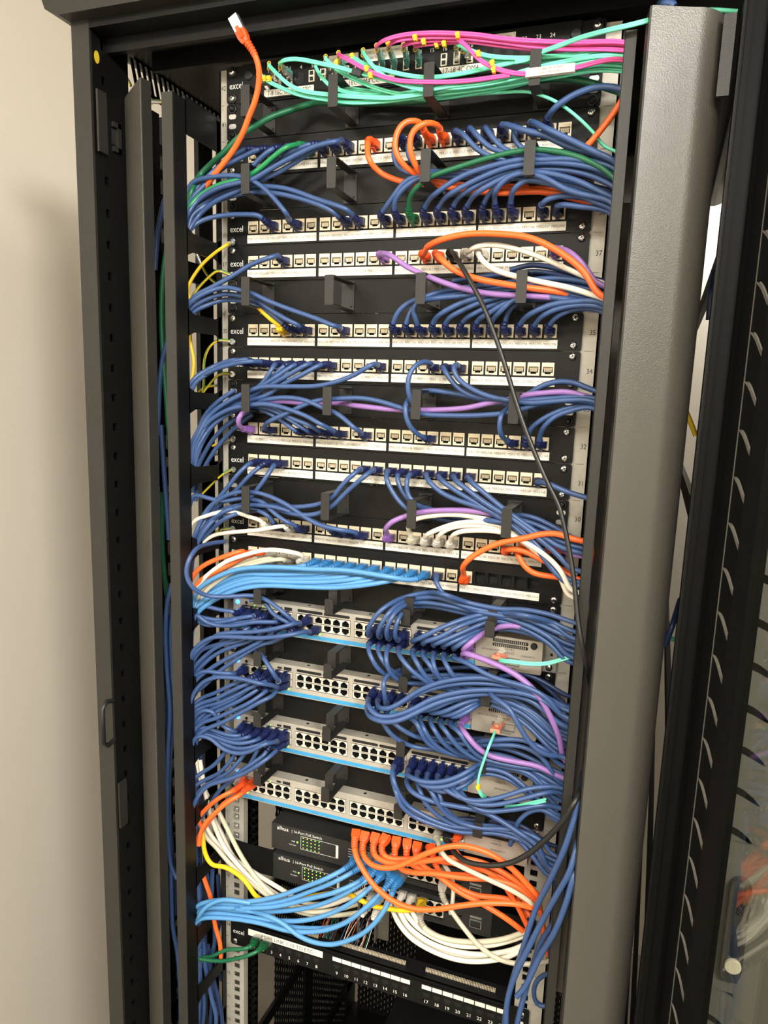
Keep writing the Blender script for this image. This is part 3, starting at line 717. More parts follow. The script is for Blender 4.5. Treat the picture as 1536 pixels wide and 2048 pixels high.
# the comb like contact blocks and the board behind the face
e = MB()
for k in range(3):
    xa = (-.160, -.052, .085)[k]; n = (30, 46, 46)[k]
    e.box(xa, xa + n * .0023, .010, .020, .040, .0455, 1)
    for i in range(n): e.box(xa + i * .0023, xa + i * .0023 + .0012, .010, .014, .0455, .050, 0)
e.build('contact_comb', ['jack', 'blk'], r)
e = MB(); e.box(-.200, .205, .0015, .032, .0395, .0405); e.build('circuit_board', 'blk', r)
text([('excel', -.2372, .0215, .0115, .86, 'l')], 'wht', 'maker_mark', r, (0, -.0022, 0))
link('screw', SCREW, r, (-.2325, -.0022, .0085)); link('screw', SCREW, r, (.2325, -.0022, .0360))
e = MB(); e.rplate(.2285, .2345, .008, .024, -.0026, -.0022, .0015); e.build('approval_mark', 'wht', r)
# dark shelf unit low inside the rack
r = empty('black_shelf_unit', (0, .3, .40), 'plain black equipment top lying low inside the rack under the punch down panel', 'equipment')
mb = MB(); mb.box(-.02, .215, -.28, .38, -.12, .05); mb.build('case', 'blackshade', r)
e = MB(); e.box(.08, .16, -.2835, -.2805, -.03, .035); e.build('vent_label', 'ink2', r)
# ------------------------------------------------------------ cables
def spline(P, step=.0045):
    """centripetal Catmull-Rom through P"""
    P = [Vector(p) for p in P]; out = []
    Q = [P[0] * 2 - P[1]] + P + [P[-1] * 2 - P[-2]]
    for i in range(1, len(Q) - 2):
        p0, p1, p2, p3 = Q[i - 1:i + 3]
        t1 = max((p1 - p0).length, 1e-5) ** .5; t2 = t1 + max((p2 - p1).length, 1e-5) ** .5; t3 = t2 + max((p3 - p2).length, 1e-5) ** .5
        n = max(2, int((p2 - p1).length / step))
        for k in range(n):
            t = t1 + (t2 - t1) * k / n
            a1 = p0 * ((t1 - t) / t1) + p1 * (t / t1); a2 = p1 * ((t2 - t) / (t2 - t1)) + p2 * ((t - t1) / (t2 - t1)); a3 = p2 * ((t3 - t) / (t3 - t2)) + p3 * ((t - t2) / (t3 - t2))
            b1 = a1 * ((t2 - t) / t2) + a2 * (t / t2); b2 = a2 * ((t3 - t) / (t3 - t1)) + a3 * ((t - t1) / (t3 - t1))
            out.append(b1 * ((t2 - t) / (t2 - t1)) + b2 * ((t - t1) / (t2 - t1)))
    out.append(P[-1])
    for _ in range(2):
        out = [out[0]] + [out[i] * .5 + (out[i - 1] + out[i + 1]) * .25 for i in range(1, len(out) - 1)] + [out[-1]]
    return out
F1E = [(59, 1246), (366, 1220), (500, 1212), (1000, 1176), (1200, 1159), (1600, 1125), (2040, 1092), (2300, 1072)]
def edgeR(v):
    for (a, x), (b, y) in zip(F1E, F1E[1:]):
        if v <= b: return x + (y - x) * (v - a) / (b - a)
    return 1072
PLUG = {}
def plug_parts(parent, col, org, axis, up, lat, kind='jack'):
    """hood, latch tab and clear or plated plug of an RJ45 lead; axis points out of the socket"""
    key = (col, lat, kind)
    if key not in PLUG:
        mb = MB()   # local: +X = out of socket, Z = up
        h = [(-.0058, -.0042), (.0058, -.0042), (.0058, .0040), (-.0058, .0040)]
        def ring(x, sx, sz, dz=0): return [(x, a * sx, b * sz + dz) for a, b in h]
        secs = [ring(.0035, 1.02, 1.02), ring(.0115, 1.02, 1.02), ring(.0150, .86, .92), ring(.0175, .72, .86)]
        vs = sum(secs, []); fs = [(3, 2, 1, 0), (12, 13, 14, 15)]
        for j in range(3):
            for i in range(4): fs.append((j * 4 + i, j * 4 + (i + 1) % 4, j * 4 + 4 + (i + 1) % 4, j * 4 + 4 + i))
        mb.add(vs, fs)
        s = -1 if lat == 'd' else 1
        z0 = -.0040 * (-s) if False else (.0040 if s > 0 else -.0042)
        mb.add([(x, y, z0 + s * dz + s * t) for (x, dz) in ((.0005, .0022), (.0065, .0034), (.0130, .0006)) for t in (0, .0010) for y in (-.0022, .0022)],
               [(0, 1, 3, 2), (0, 4, 5, 1), (2, 3, 7, 6), (0, 2, 6, 4), (1, 5, 7, 3), (4, 8, 9, 5), (6, 7, 11, 10), (4, 6, 10, 8), (5, 9, 11, 7), (8, 10, 11, 9)])
        hood = mb.mesh('boot_hood', BM[col])
        mb = MB(); mb.box(-.0125, .0038, -.0057, .0057, -.0040, .0038, 0)
        for i in range(8): mb.box(-.0125, -.008, -.0044 + i * .00118, -.0038 + i * .00118, (.0038 if lat == 'd' else -.0042), (.0040 if lat == 'd' else -.0040), 1)
        PLUG[key] = (hood, mb.mesh('plug', ['clear' if col in 'wcs' else 'zinc', 'gold']))
    hood, plug = PLUG[key]
    ax = Vector(axis).normalized(); z = Vector(up); z = (z - ax * z.dot(ax)).normalized(); y = z.cross(ax)
    Mx = Matrix(((ax.x, y.x, z.x, org[0]), (ax.y, y.y, z.y, org[1]), (ax.z, y.z, z.z, org[2]), (0, 0, 0, 1)))
    for nm, me in (('boot_hood', hood), ('plug', plug)):
        o = bpy.data.objects.new(nm, me); COL.objects.link(o); o.parent = parent; o.matrix_local = Mx
NC = 0
def cable(col, start, end, D, pts, label, rad=.0031, name='patch_cable', cat='network cable', group=None, tail=True, seg=8, noplug=False):
    global NC; NC += 1
    jit = ((NC * 37) % 11 - 5) * .0006
    px = []
    for p in pts.split():
        q = p.split(','); px.append((float(q[0]), float(q[1]), (float(q[2]) if len(q) > 2 else D) / 1000))
    P = []; boot = None; lat = 'd'
    if start and start[0] in 'PS':
        if start[0] == 'P':
            u, n = start[1:].split('.'); u = int(u); n = int(n); p0 = Vector((kx(n), -.0025, zb(u) + .0215))
        else:
            u = int(start[1:3]); c = int(start[4:]); lat = 'u' if start[3] == 'T' else 'd'
            p0 = Vector((sx_(c), SY, zb(u) + (.0295 if start[3] == 'T' else .0185)))
        boot = (p0, Vector((0, -1, 0)))
        P = [p0 + Vector((0, -.004, 0)), p0 + Vector((0, -.016, 0)), p0 + Vector((0, -.026, 0))]
        px2 = []
        for i, (a, b, y) in enumerate(px):
            w = at(a, b, -max(y + jit, .01))
            if i == 0 and (w - P[-1]).length < .009: continue
            P.append(w)
    elif start == 'F':            # free hanging or hidden socket: hood follows the first two points
        P = [at(a, b, -y) for a, b, y in px]
        d = (P[1] - P[0]).normalized(); boot = (P[0] - d * .004, d)
    else:
        P = [at(a, b, -(y + jit)) for a, b, y in px]
    a, b, y = px[-1]
    if tail:
        if end == 'L': P += [at(a - 9, b + 22, -y), at(a - 14, b + 60, -y)]
        elif end == 'R':
            e = edgeR(b) + 12; P += [at(max(e, a + 6), b + 10, -y), at(edgeR(b + 60) + 13, b + 60, -y)]
        elif end == 'r':
            P += [at(edgeR(b + 4) + 14, b + 6, -y)]
    S = spline(P)
    if boot: # cable starts inside the boot
        k = 0; L = 0
        while L < .012 and k < len(S) - 2: L += (S[k + 1] - S[k]).length; k += 1
    mb = MB(); mb.tube(S, rad, seg); me = mb.mesh(name, JM[col])
    r = bpy.data.objects.new(name, me); COL.objects.link(r)
    tag(r, label, cat, group)
    if boot:
        p0, d = boot
        L = 0; Bp = [S[0]]
        acc = [0]
        for i in range(1, len(S)): acc.append(acc[-1] + (S[i] - S[i - 1]).length)
        def samp(t):
            for i in range(1, len(S)):
                if acc[i] >= t: return S[i - 1].lerp(S[i], (t - acc[i - 1]) / max(acc[i] - acc[i - 1], 1e-6))
            return S[-1]
        n = 26; t0, t1 = .009, (.031 if start != 'F' else .028)
        ctr = [samp(t0 + (t1 - t0) * i / (n - 1)) for i in range(n)]
        def rr(i):
            f = i / (n - 1); base = .0052 * (1 - f) + .0042 * f
            return base - (.0009 if (i % 4) in (2, 3) and i > 4 else 0)
        mb = MB(); mb.tube(ctr, rr, 10); mb.build('strain_relief', BM[col], r)
        up = (0, 0, 1) if abs(d.z) < .8 else (0, 1, 0)
        if noplug:
            plug_parts(r, col, p0, d, up, lat)
            for ch in [c for c in r.children if c.name.startswith('plug')]: bpy.data.objects.remove(ch)
        else: plug_parts(r, col, p0, d, up, lat)
    return r
def pn(s):
    u, n = s[1:].split('.'); first = {40: 1, 38: 25, 37: 49, 35: 73, 34: 97, 32: 121, 31: 145, 29: 169, 28: 193}[int(u)]
    return first + int(n) - 1
SWN = {26: 'topmost', 24: 'second', 22: 'third', 20: 'lowest'}
def K1(col, start, end, D, pts, extra='', **k):
    side = {'L': 'led left', 'R': 'led right', 'N': 'looping aside', 'r': 'led right'}[end]
    if start[0] == 'P':
        lb = '%s patch cable in port MER2/%03d, %s' % (CN[col], pn(start), side); grp = 'patch cables in the labelled patch panels'
    else:
        lb = '%s cable in %s row port %d of the %s grey switch, %s' % (CN[col], 'upper' if start[3] == 'T' else 'lower', int(start[4:]), SWN[int(start[1:3])], side); grp = 'cables in the grey switches'
    return cable(col, start, end, D, pts, lb + extra, group=grp, **k)

# --- U40
K1('b', 'P40.2', 'L', 30, '495,297 460,317 423,346,45 388,385,55')
K1('b', 'P40.3', 'L', 34, '515,300 483,315 446,335,45 417,363,50 383,398,60')
K1('b', 'P40.4', 'L', 42, '541,300 515,322 495,345 460,362 417,392 381,425,60')
K1('b', 'P40.5', 'L', 46, '566,297 545,318 505,352 460,374 417,404 379,436,60')
K1('e', 'P40.6', 'L', 55, '598,287,34 572,295 543,317 520,337 500,350 475,360 440,369 403,389 380,412,65')
K1('b', 'P40.7', 'L', 38, '618,289 575,309 538,335 503,355 475,373 432,396 400,420 379,447,60')
K1('b', 'P40.8', 'L', 50, '650,287 600,318 560,343 503,368 475,382 432,402 400,428 379,458,62')
K1('b', 'P40.9', 'L', 58, '672,283 632,292 589,312 546,335 503,360 475,366 432,378 394,402 378,425,66')
K1('o', 'P40.11', 'R', 34, '741,277,30 735,292,40 738,320,46 760,345 800,362 821,365 874,371 936,380 1000,386 1074,383,28 1140,390,28 1200,402,30', rad=.0034)
K1('b', 'P40.13', 'R', 22, '790,282,30 787,310,34 800,338,34 850,352,26 950,350,20 1050,352,20 1130,362,22 1205,378,30')
K1('b', 'P40.14', 'R', 20, '818,276,30 815,305,34 835,335,30 900,345,24 1000,340,22 1100,342 1205,358,30')
K1('o', 'P40.15', 'R', 52, '849,256,36 838,243 812,243,62 795,262,66 790,300,66 805,328,60 835,350,45 875,364,36 936,371,26 1049,374,22 1130,384,22 1200,398,24', rad=.0034)
K1('o', 'P40.16', 'R', 52, '880,256,36 868,247 845,247,64 825,262,66 820,300,64 832,332,56 850,356,40 900,372,30 980,378,24 1060,380,22 1200,410,24', rad=.0034)
K1('b', 'P40.17', 'R', 48, '908,256,38 926,268 950,295 978,312 1010,320,42 1080,326,38 1150,338,36 1212,352,40')
K1('b', 'P40.18', 'R', 46, '941,256,38 955,272 980,295 1018,308 1050,318 1120,332,38 1212,352,44')
K1('b', 'P40.19', 'R', 44, '971,256,38 985,275 1000,292 1022,305 1046,312 1120,322,36 1212,338,40')
K1('b', 'P40.20', 'R', 55, '1007,249,40 1046,260 1092,272 1139,294 1186,307 1220,324', rad=.0034)
K1('b', 'P40.21', 'R', 38, '1030,256,36 1028,272 1034,288 1050,300 1090,312 1150,326 1212,342')
K1('b', 'P40.22', 'R', 60, '1064,244,40 1092,257 1139,279 1186,302 1222,318', rad=.0034)
K1('b', 'P40.23', 'r', 50, '1096,234,38 1108,217 1139,194 1171,180 1200,173 1226,174', tail=True, rad=.0034)
cable('o', None, 'N', 55, '1250,190,60 1233,219 1210,250 1186,279 1170,296 1150,318,35 1120,340,25', 'orange cable from the upper right upright diving behind blue ones', rad=.0034, tail=False)
# --- U38
K1('b', 'P38.3', 'L', 42, '521,432 489,429 446,431 412,438,50 389,449,58 378,462,64')
K1('b', 'P38.5', 'L', 60, '582,438,36 572,426 555,405 532,380 503,360 475,352 440,352 417,355 383,366')
K1('b', 'P38.9', 'L', 44, '678,433,36 661,420 603,398 546,386 503,385 475,389 417,409 383,432,58 376,470,60')
K1('b', 'P38.10', 'L', 50, '712,427,36 695,420 632,398 575,378 532,373 475,376 417,400 377,429,62')
K1('b', 'P38.12', 'R', 46, '768,426,30 773,412,40 790,388 811,362 836,352 900,345,50 1000,352,40 1046,352 1120,366,44 1208,392')
K1('b', 'P38.13', 'R', 44, '786,424,30 788,405,40 799,385 827,362 850,354 930,352,44 1046,358 1130,375 1206,402')
K1('g', 'P38.14', 'R', 60, '822,426,30 817,412,40 821,391,50 836,372 861,354 921,333 983,314 1046,301 1092,300 1155,313 1202,335 1222,350', ' across the front of the rings')
K1('b', 'P38.15', 'R', 56, '853,420,30 855,405,38 874,385 921,354 983,332 1046,319 1077,320 1140,318 1214,330')
K1('b', 'P38.16', 'R', 52, '879,418,30 884,403,38 905,385 952,360 1014,335 1049,329 1092,325 1170,332 1214,345')
K1('b', 'P38.17', 'R', 50, '907,418,30 912,402,38 930,385 974,360 1024,341 1077,338 1139,341 1186,353 1212,365')
K1('b', 'P38.18', 'R', 54, '936,416,30 940,402,38 955,385 999,360 1046,344 1092,346 1155,362 1209,388')
K1('b', 'P38.19', 'R', 46, '966,415,30 970,402,38 980,385 1005,366 1046,351 1092,355 1155,377 1207,402')
K1('b', 'P38.20', 'R', 58, '991,412,30 989,398,40 992,380 1008,360 1036,347 1077,351 1139,382 1170,390 1208,398')
K1('b', 'P38.21', 'R', 50, '1021,410,30 1022,396,38 1028,378 1040,366 1061,358 1092,364 1133,381 1171,396 1207,410')
K1('b', 'P38.23', 'R', 46, '1084,413,34 1088,403 1100,396 1124,392 1171,396 1209,406')
K1('b', 'P38.24', 'R', 46, '1112,411,34 1127,409 1155,413 1207,419')
# --- U37
K1('b', 'P37.4', 'L', 46, '558,510,36 540,515 503,529 460,555,50 417,578,55 390,592,60 378,606,64')
K1('p', 'P37.12', 'R', 56, '764,504,36 780,510 811,532 858,554 921,576 983,588 1030,591 1077,593 1133,599,48 1190,612,40', rad=.0034)
K1('o', 'P37.15', 'R', 66, '850,506,34 853,495,50 883,479 936,468 999,468 1061,476 1124,507 1171,547 1196,588', rad=.0036)
K1('o', 'P37.16', 'R', 58, '874,508,36 883,519 905,538 952,557 1014,569 1061,576 1124,585,46 1190,602,36', rad=.0036)
K1('k', 'P37.17', 'R', 72, '904,503,40 912,515,60 930,544 967,613,80 997,691,84 1016,750,86 1032,803,88 1051,859,90 1072,912,92 1097,969,95 1118,1012,98 1135,1083,102 1148,1160,108 1156,1241,116 1165,1295,120 1173,1328,108 1177,1350,90 1181,1372,72', ' in a long diagonal', tail=False, rad=.0028)
K1('w', 'P37.18', 'R', 50, '936,504,36 950,494 967,490 999,491 1046,502 1092,519 1139,540,44 1190,562,36', rad=.0030)
K1('w', 'P37.19', 'R', 60, '960,507,36 962,518 980,535 1024,551 1077,563 1139,576 1192,592', rad=.0032)
K1('p', 'P37.24', 'R', 52, '1114,492,36 1139,504 1171,535 1192,566', rad=.0034)
# --- U35
K1('y', 'P35.4', 'N', 26, '572,657,22 555,648,28 540,636,32 520,617,34 508,604,26 500,598,20', ' behind the blue ones', rad=.0036, tail=False)
K1('b', 'P35.5', 'L', 38, '578,654,36 560,642 530,620 505,608 483,602 446,600 410,612,55 384,626,62')
K1('b', 'P35.6', 'L', 46, '603,653,36 575,640 545,622 515,602 483,592 446,588 403,603,58 379,620,64')
K1('b', 'P35.9', 'L', 54, '681,654,36 669,652 632,637 575,617 532,600 505,587 483,581 446,575 403,590,62 378,608,68')
K1('b', 'P35.13', 'R', 40, '789,650,30 789,640,38 794,626 813,608 829,600 845,596,46 874,585 936,574,50 1020,565 1060,560 1120,557 1194,570', rad=.0032)
K1('b', 'P35.14', 'R', 34, '815,650,30 815,640,36 820,624 829,610 845,602 900,590,40 960,578,40 1040,570,36 1110,568 1192,582')
K1('b', 'P35.15', 'R', 44, '838,650,30 833,640,38 826,626 829,610 850,600 920,592,44 1000,582 1060,577 1120,578 1190,592')
K1('b', 'P35.16', 'R', 50, '867,650,30 869,640,38 884,626 916,609 954,596 1000,584 1040,578 1090,576 1140,582 1188,596', rad=.0033)
K1('b', 'P35.17', 'R', 46, '892,650,30 894,640,38 907,630 935,616 963,604 1000,594 1040,586 1100,584 1188,600')
K1('b', 'P35.18', 'R', 44, '924,650,30 927,640,36 943,630 979,612 1010,600 1045,592 1100,590 1186,604')
K1('b', 'P35.19', 'R', 48, '952,650,30 955,640,36 972,630 997,614 1025,600 1050,594 1110,594 1186,607')
K1('b', 'P35.20', 'R', 50, '984,650,30 986,638,36 997,627 1013,610 1030,598 1060,592 1120,597 1186,609')
K1('b', 'P35.21', 'R', 40, '1009,650,30 1012,636,34 1018,622 1030,607 1050,600 1110,600 1186,611')
K1('b', 'P35.22', 'R', 54, '1042,650,32 1046,640,40 1066,625 1104,609 1150,603 1188,602', rad=.0033)
K1('b', 'P35.23', 'R', 50, '1072,650,32 1076,640,40 1091,628 1119,616 1160,610 1187,611')
K1('b', 'P35.24', 'R', 46, '1100,650,32 1104,642,40 1117,631 1141,620 1165,616 1186,618')
for i, (pts, d) in enumerate((('1020,540 1061,530 1090,532 1124,540 1160,552 1198,560', 24), ('1010,552 1061,543 1124,551 1196,572', 20), ('905,562 960,554 1020,548 1075,548 1140,556 1194,580', 16))):
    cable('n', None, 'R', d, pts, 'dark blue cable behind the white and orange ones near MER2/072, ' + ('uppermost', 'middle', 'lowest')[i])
# --- U34
K1('b', 'P34.1', 'L', 36, '475,719,38 455,723 432,731 410,742,48 389,756,58 378,772,62')
K1('b', 'P34.2', 'L', 44, '497,718,38 475,722 445,732 415,748,54 390,766,62')
K1('b', 'P34.3', 'L', 54, '520,723,40 500,723 475,726 432,738 410,749 394,757 382,774,62')
K1('b', 'P34.4', 'L', 44, '548,731,40 538,748 520,772 495,783 460,800 417,832,55 392,869,60 383,886,64')
K1('b', 'P34.5', 'L', 40, '567,733,40 541,758 517,776 490,792 455,812 415,845,52 395,880,58 384,905,62')
K1('b', 'P34.6', 'L', 50, '588,730,40 551,755 530,768 505,784 470,800 430,828 404,866,62 385,912,66')
K1('b', 'P34.7', 'L', 46, '616,728,40 577,750 545,768 510,788 470,810 430,842 400,886,60 386,925,64')
K1('b', 'P34.8', 'L', 52, '642,729,40 603,750 571,766 530,792 500,800 460,818 420,848 398,892,62 387,932,64')
K1('b', 'P34.12', 'L', 58, '755,729,36 744,729 710,749 675,763 632,772 575,773 520,774 490,786 445,810 417,834 392,880,66')
K1('b', 'P34.16', 'N', 46, '863,727,36 847,723,50 826,735,62 815,766,66 819,794,64 828,812,50 845,826,30', tail=False)
K1('b', 'P34.17', 'R', 50, '889,733,36 890,742 901,759 919,778 947,792 994,800 1019,802 1060,800 1104,797 1170,794')
K1('b', 'P34.18', 'R', 56, '914,730,36 907,734 910,750 935,773 979,793 1016,800 1060,806 1110,802 1172,800')
cable('b', None, 'R', 34, '836,790,20 851,781 901,786 947,795 1000,806 1041,815 1090,808 1130,801 1172,808', 'blue cable starting behind the third ring under port MER2/111')
cable('b', None, 'R', 36, '1020,815,30 1047,797 1057,788 1088,770 1119,763 1151,766 1178,778', 'blue cable arching over the right ear just below the MER2/120 label', rad=.0033)
# --- U32
K1('p', 'P32.1', 'R', 46, '486,858,38 476,850,50 477,835,56 488,823,50 520,808,30 558,803,24 603,806,22 669,806,26 718,812 775,818 822,820 869,820 932,816 979,806 1019,799 1047,791 1088,786 1135,784 1174,794', ' through all four rings', rad=.0034)
K1('b', 'P32.3', 'R', 56, '540,858,30 530,852,42 538,843 575,826 618,806 646,799 669,798 718,796 761,803 800,815 844,828 901,831 947,831 1004,827 1041,819 1072,809 1119,800 1170,803', ' across the manager')
K1('b', 'P32.6', 'L', 40, '592,862,38 575,850 555,836 530,822 505,815 470,818 430,845 400,890,58 388,935,62')
K1('b', 'P32.7', 'L', 44, '612,860,38 590,846 561,828 530,815 500,814 460,824 425,852 398,900,60 388,940,62')
K1('b', 'P32.8', 'L', 50, '640,862,38 618,850 583,836 550,815 515,807 489,810 450,826 417,850 395,893,62')
K1('b', 'P32.9', 'L', 58, '667,861,38 640,848 618,835 575,818 532,808 489,812 460,818 417,844 389,887,66 383,925,68')
K1('b', 'P32.11', 'L', 52, '722,863,36 710,858 698,846 672,826 646,816 612,801 575,795 540,798 500,810,40 450,832,44 415,862,52 392,910,60')
K1('b', 'P32.16', 'N', 46, '850,874,34 841,872 822,856,60 812,834,64 810,813,64 818,798,52 835,785,30', tail=False)
K1('b', 'P32.22', 'N', 50, '1014,881,36 1003,872,54 998,855,62 1001,832,62 1013,819,50 1035,808,30', tail=False)
K1('b', 'P32.23', 'R', 50, '1052,878,32 1057,864,40 1072,847 1104,828 1151,812 1172,810')
K1('b', 'P32.24', 'R', 54, '1079,880,32 1081,868,42 1090,850 1113,831 1151,819 1170,814')
for i, (pts, d) in enumerate((('470,780,30 440,800 410,830 393,870', 34), ('500,822,26 460,845 425,880 400,925', 28), ('505,828,20 465,860 430,900 405,942', 20))):
    cable('b', None, 'L', d, pts, 'blue cable curving into the left opening beside MER2/121, ' + ('uppermost', 'middle', 'lowest')[i] + ' short one')
# --- U31
K1('b', 'P31.2', 'L', 50, '500,926,38 480,944 455,975 430,1005 405,1035,56 390,1070,64')
K1('b', 'P31.3', 'L', 44, '524,928,38 498,952 475,977 450,1000 420,1028 398,1062,58 388,1085,62')
K1('b', 'P31.4', 'N', 50, '548,930,38 532,955 515,978 500,996 480,1012,40 440,1025,36', tail=False)
K1('b', 'P31.11', 'L', 50, '720,938,38 698,956 680,975 667,993 644,1006 618,1012 589,1014 550,1010,36 500,1012,34 455,1020 415,1048,50 392,1080,58')
K1('b', 'P31.12', 'L', 56, '747,940,38 732,950 690,987 667,1010 644,1024 620,1030 589,1028 550,1020,32 505,1022,30 460,1032 420,1062,48 395,1090,58')
K1('b', 'P31.13', 'R', 50, '775,942,36 772,955 780,975 797,1001 818,1020 850,1030,30 875,1037,24 917,1043,20 980,1042 1060,1060 1140,1095')
K1('b', 'P31.14', 'R', 46, '798,944,36 794,955 799,972 812,994 830,1008 860,1018,30 910,1028,26 980,1030 1060,1045 1148,1085')
K1('b', 'P31.15', 'R', 54, '822,946,36 814,958 813,975 817,994 830,1006 854,1020,36 920,1034,30 990,1042 1060,1058 1146,1092')
K1('b', 'P31.16', 'R', 54, '852,950,36 856,960 875,980 909,998 955,1013 1003,1032 1026,1045 1060,1075 1104,1125 1138,1160', rad=.0032)
K1('b', 'P31.17', 'R', 58, '880,952,36 885,962 909,980 946,1002 1001,1036 1026,1052 1050,1072 1075,1098 1104,1138 1134,1166', rad=.0032)
K1('b', 'P31.18', 'R', 60, '907,954,36 914,964 932,977 966,1003 1003,1026 1026,1038 1075,1075 1118,1112 1143,1138', rad=.0032)
K1('b', 'P31.19', 'R', 56, '936,956,36 945,966 960,979 989,1003 1006,1017 1030,1034 1089,1075 1118,1093 1150,1103', rad=.0032)
K1('b', 'P31.24', 'R', 58, '1074,963,38 1095,967 1132,983 1160,992', rad=.0033)
cable('b', None, 'R', 30, '1010,1035,20 1040,1030 1070,1036 1104,1052 1150,1078', 'blue cable rising behind the fourth ring beside rack unit number 30')
# --- U29
K1('w', 'P29.3', 'L', 44, '524,1042,36 500,1034 485,1029 466,1023 440,1024,50 412,1032,56 388,1042,60', rad=.0028)
K1('b', 'P29.4', 'L', 44, '546,1040,36 535,1031 520,1022 500,1016 470,1020 440,1030 415,1055,54 396,1086,60')
K1('w', 'P29.5', 'L', 34, '573,1052,36 545,1055 518,1060 460,1065 426,1071 406,1084,50 396,1094,56', rad=.0030)
K1('b', 'P29.6', 'L', 50, '592,1051,38 575,1045 546,1024 526,1004 506,999 486,996 446,1002,54 415,996,60 388,990,64')
K1('b', 'P29.9', 'L', 42, '664,1060,38 640,1050 604,1033 561,1019 532,1010 500,1008 470,1012 430,1028 404,1062,56 390,1086,60')
K1('b', 'P29.10', 'L', 48, '688,1063,38 660,1056 632,1045 590,1026 550,1014 505,1010 475,1014 435,1034 410,1060,58 394,1088,62')
K1('b', 'P29.11', 'L', 58, '712,1065,40 675,1059 632,1047 604,1030 575,1010 532,990 506,984 486,983 455,990 417,1016 395,1056,66 388,1078,68')
K1('p', 'P29.13', 'R', 50, '776,1067,34 770,1060,50 783,1044,58 812,1032 837,1025 875,1021 932,1021 975,1026 1020,1040,34 1060,1062,26 1120,1095,24 1140,1108', rad=.0034)
K1('c', 'P29.15', 'R', 44, '823,1070,36 815,1056,46 822,1043,52 834,1037 860,1032 903,1029 946,1033 1001,1047 1040,1072,30 1100,1120,28 1138,1160', rad=.0032)
K1('w', 'P29.16', 'R', 50, '850,1075,36 856,1068 883,1056 918,1046 960,1044 1001,1052 1046,1078 1080,1105 1118,1140 1140,1180', rad=.0031)
K1('w', 'P29.17', 'R', 46, '876,1077,36 880,1068 895,1058 925,1052 975,1053 1003,1059 1046,1084 1085,1115 1118,1150 1138,1192', rad=.0031)
K1('w', 'P29.18', 'R', 56, '902,1078,36 908,1069,50 925,1062 946,1061 989,1062 1022,1071 1060,1090 1104,1122 1128,1152 1140,1180', rad=.0031)
K1('o', 'P29.22', 'R', 48, '1012,1099,36 1020,1098 1046,1101 1081,1118 1118,1136 1148,1156', rad=.0036)
K1('o', 'P29.23', 'R', 38, '1036,1106,36 1038,1116 1050,1134 1069,1147 1104,1153 1146,1160', rad=.0036)
K1('o', 'P29.24', 'R', 30, '1064,1104,36 1080,1104,40 1110,1100 1150,1106', rad=.0036)
# --- U28
K1('o', 'P28.1', 'L', 46, '489,1101,38 477,1104 432,1119,54 404,1133,60 388,1148,64', rad=.0034)
K1('o', 'P28.2', 'L', 42, '500,1108,38 480,1118 446,1136,50 412,1153,56 396,1166,60', rad=.0034)
K1('s', 'P28.3', 'L', 38, '523,1113,38 505,1116 470,1130 435,1150,48 402,1172,56', rad=.0031)
K1('s', 'P28.4', 'L', 40, '545,1116,38 525,1119 485,1130 445,1150,48 404,1180,56', rad=.0031)
K1('s', 'P28.5', 'L', 42, '567,1118,38 545,1120 500,1130 455,1150,48 410,1184,56', rad=.0031)
K1('w', 'P28.6', 'L', 56, '606,1112,38 575,1103 532,1100 489,1110 455,1122 437,1133 415,1150,60 400,1166,62', rad=.0032)
lb = [(7, 1133, 1173), (8, 1138, 1180), (9, 1143, 1187), (10, 1148, 1193), (11, 1153, 1200), (12, 1158, 1206), (13, 1163, 1213), (14, 1168, 1219), (15, 1172, 1225), (16, 1136, 1179)]
for n, yb_, ye in lb:
    x0, y0 = pj((kx(n), -.04, zb(28) + .0215)); dd = 42 + (n - 7) * 2.2
    mid = [(x0 - 12, y0 + 1, 40)]
    xx = x0 - 60
    t_ = {16: 0}.get(n, 1)
    pts = '%d,%d,%d ' % (x0 - 10, y0 + 2, 40)
    for fx_ in (.86, .68, .5, .3, .14):
        X = 400 + (x0 - 400) * fx_
        top = 1118 + (X - 489) * .075 + 2          # line of the boots
        base = yb_ + (X - 489) * .02 if n != 16 else 1133 + (X - 489) * .04
        w = min(1, (x0 - X) / 130); Y = (y0 + 4) * (1 - w) + base * w
        if X < 489: Y = base + (489 - X) / 100 * (ye - base) * .9
        pts += '%d,%d,%d ' % (X, Y, dd)
    pts += '396,%d,%d' % (ye, min(dd + 6, 66))
    K1('l', 'P28.%d' % n, 'L', dd, pts, rad=.0033)
K1('b', 'P28.17', 'R', 56, '874,1150,36 872,1163 883,1184 903,1201 932,1215 972,1226 1010,1232 1060,1236 1120,1260 1138,1278', rad=.0032)
K1('o', 'P28.19', 'R', 62, '928,1149,34 925,1138,50 932,1124 960,1103 1003,1085 1046,1077 1084,1068 1118,1068 1144,1078', rad=.0036)
cable('o', None, 'R', 44, '1040,1090,26 1098,1080 1132,1089 1146,1096', 'short orange cable end passing behind the blue ones beside MER2/192', rad=.0036)
cable('b', None, 'N', 110, '449,1083,30 417,1088,60 391,1099,95 377,1122,108 373,1150,110 386,1176,106 417,1192,90 460,1193,76 503,1191,62 529,1198,60 555,1215,62 575,1232,60 592,1246,50', 'blue cable making a big open loop in front of the left upright', tail=False)
cable('b', None, 'N', 50, '500,1200,50 529,1203 543,1225 566,1240,55 582,1248,48', 'short blue cable dropping from the first ring onto the topmost grey switch', tail=False)
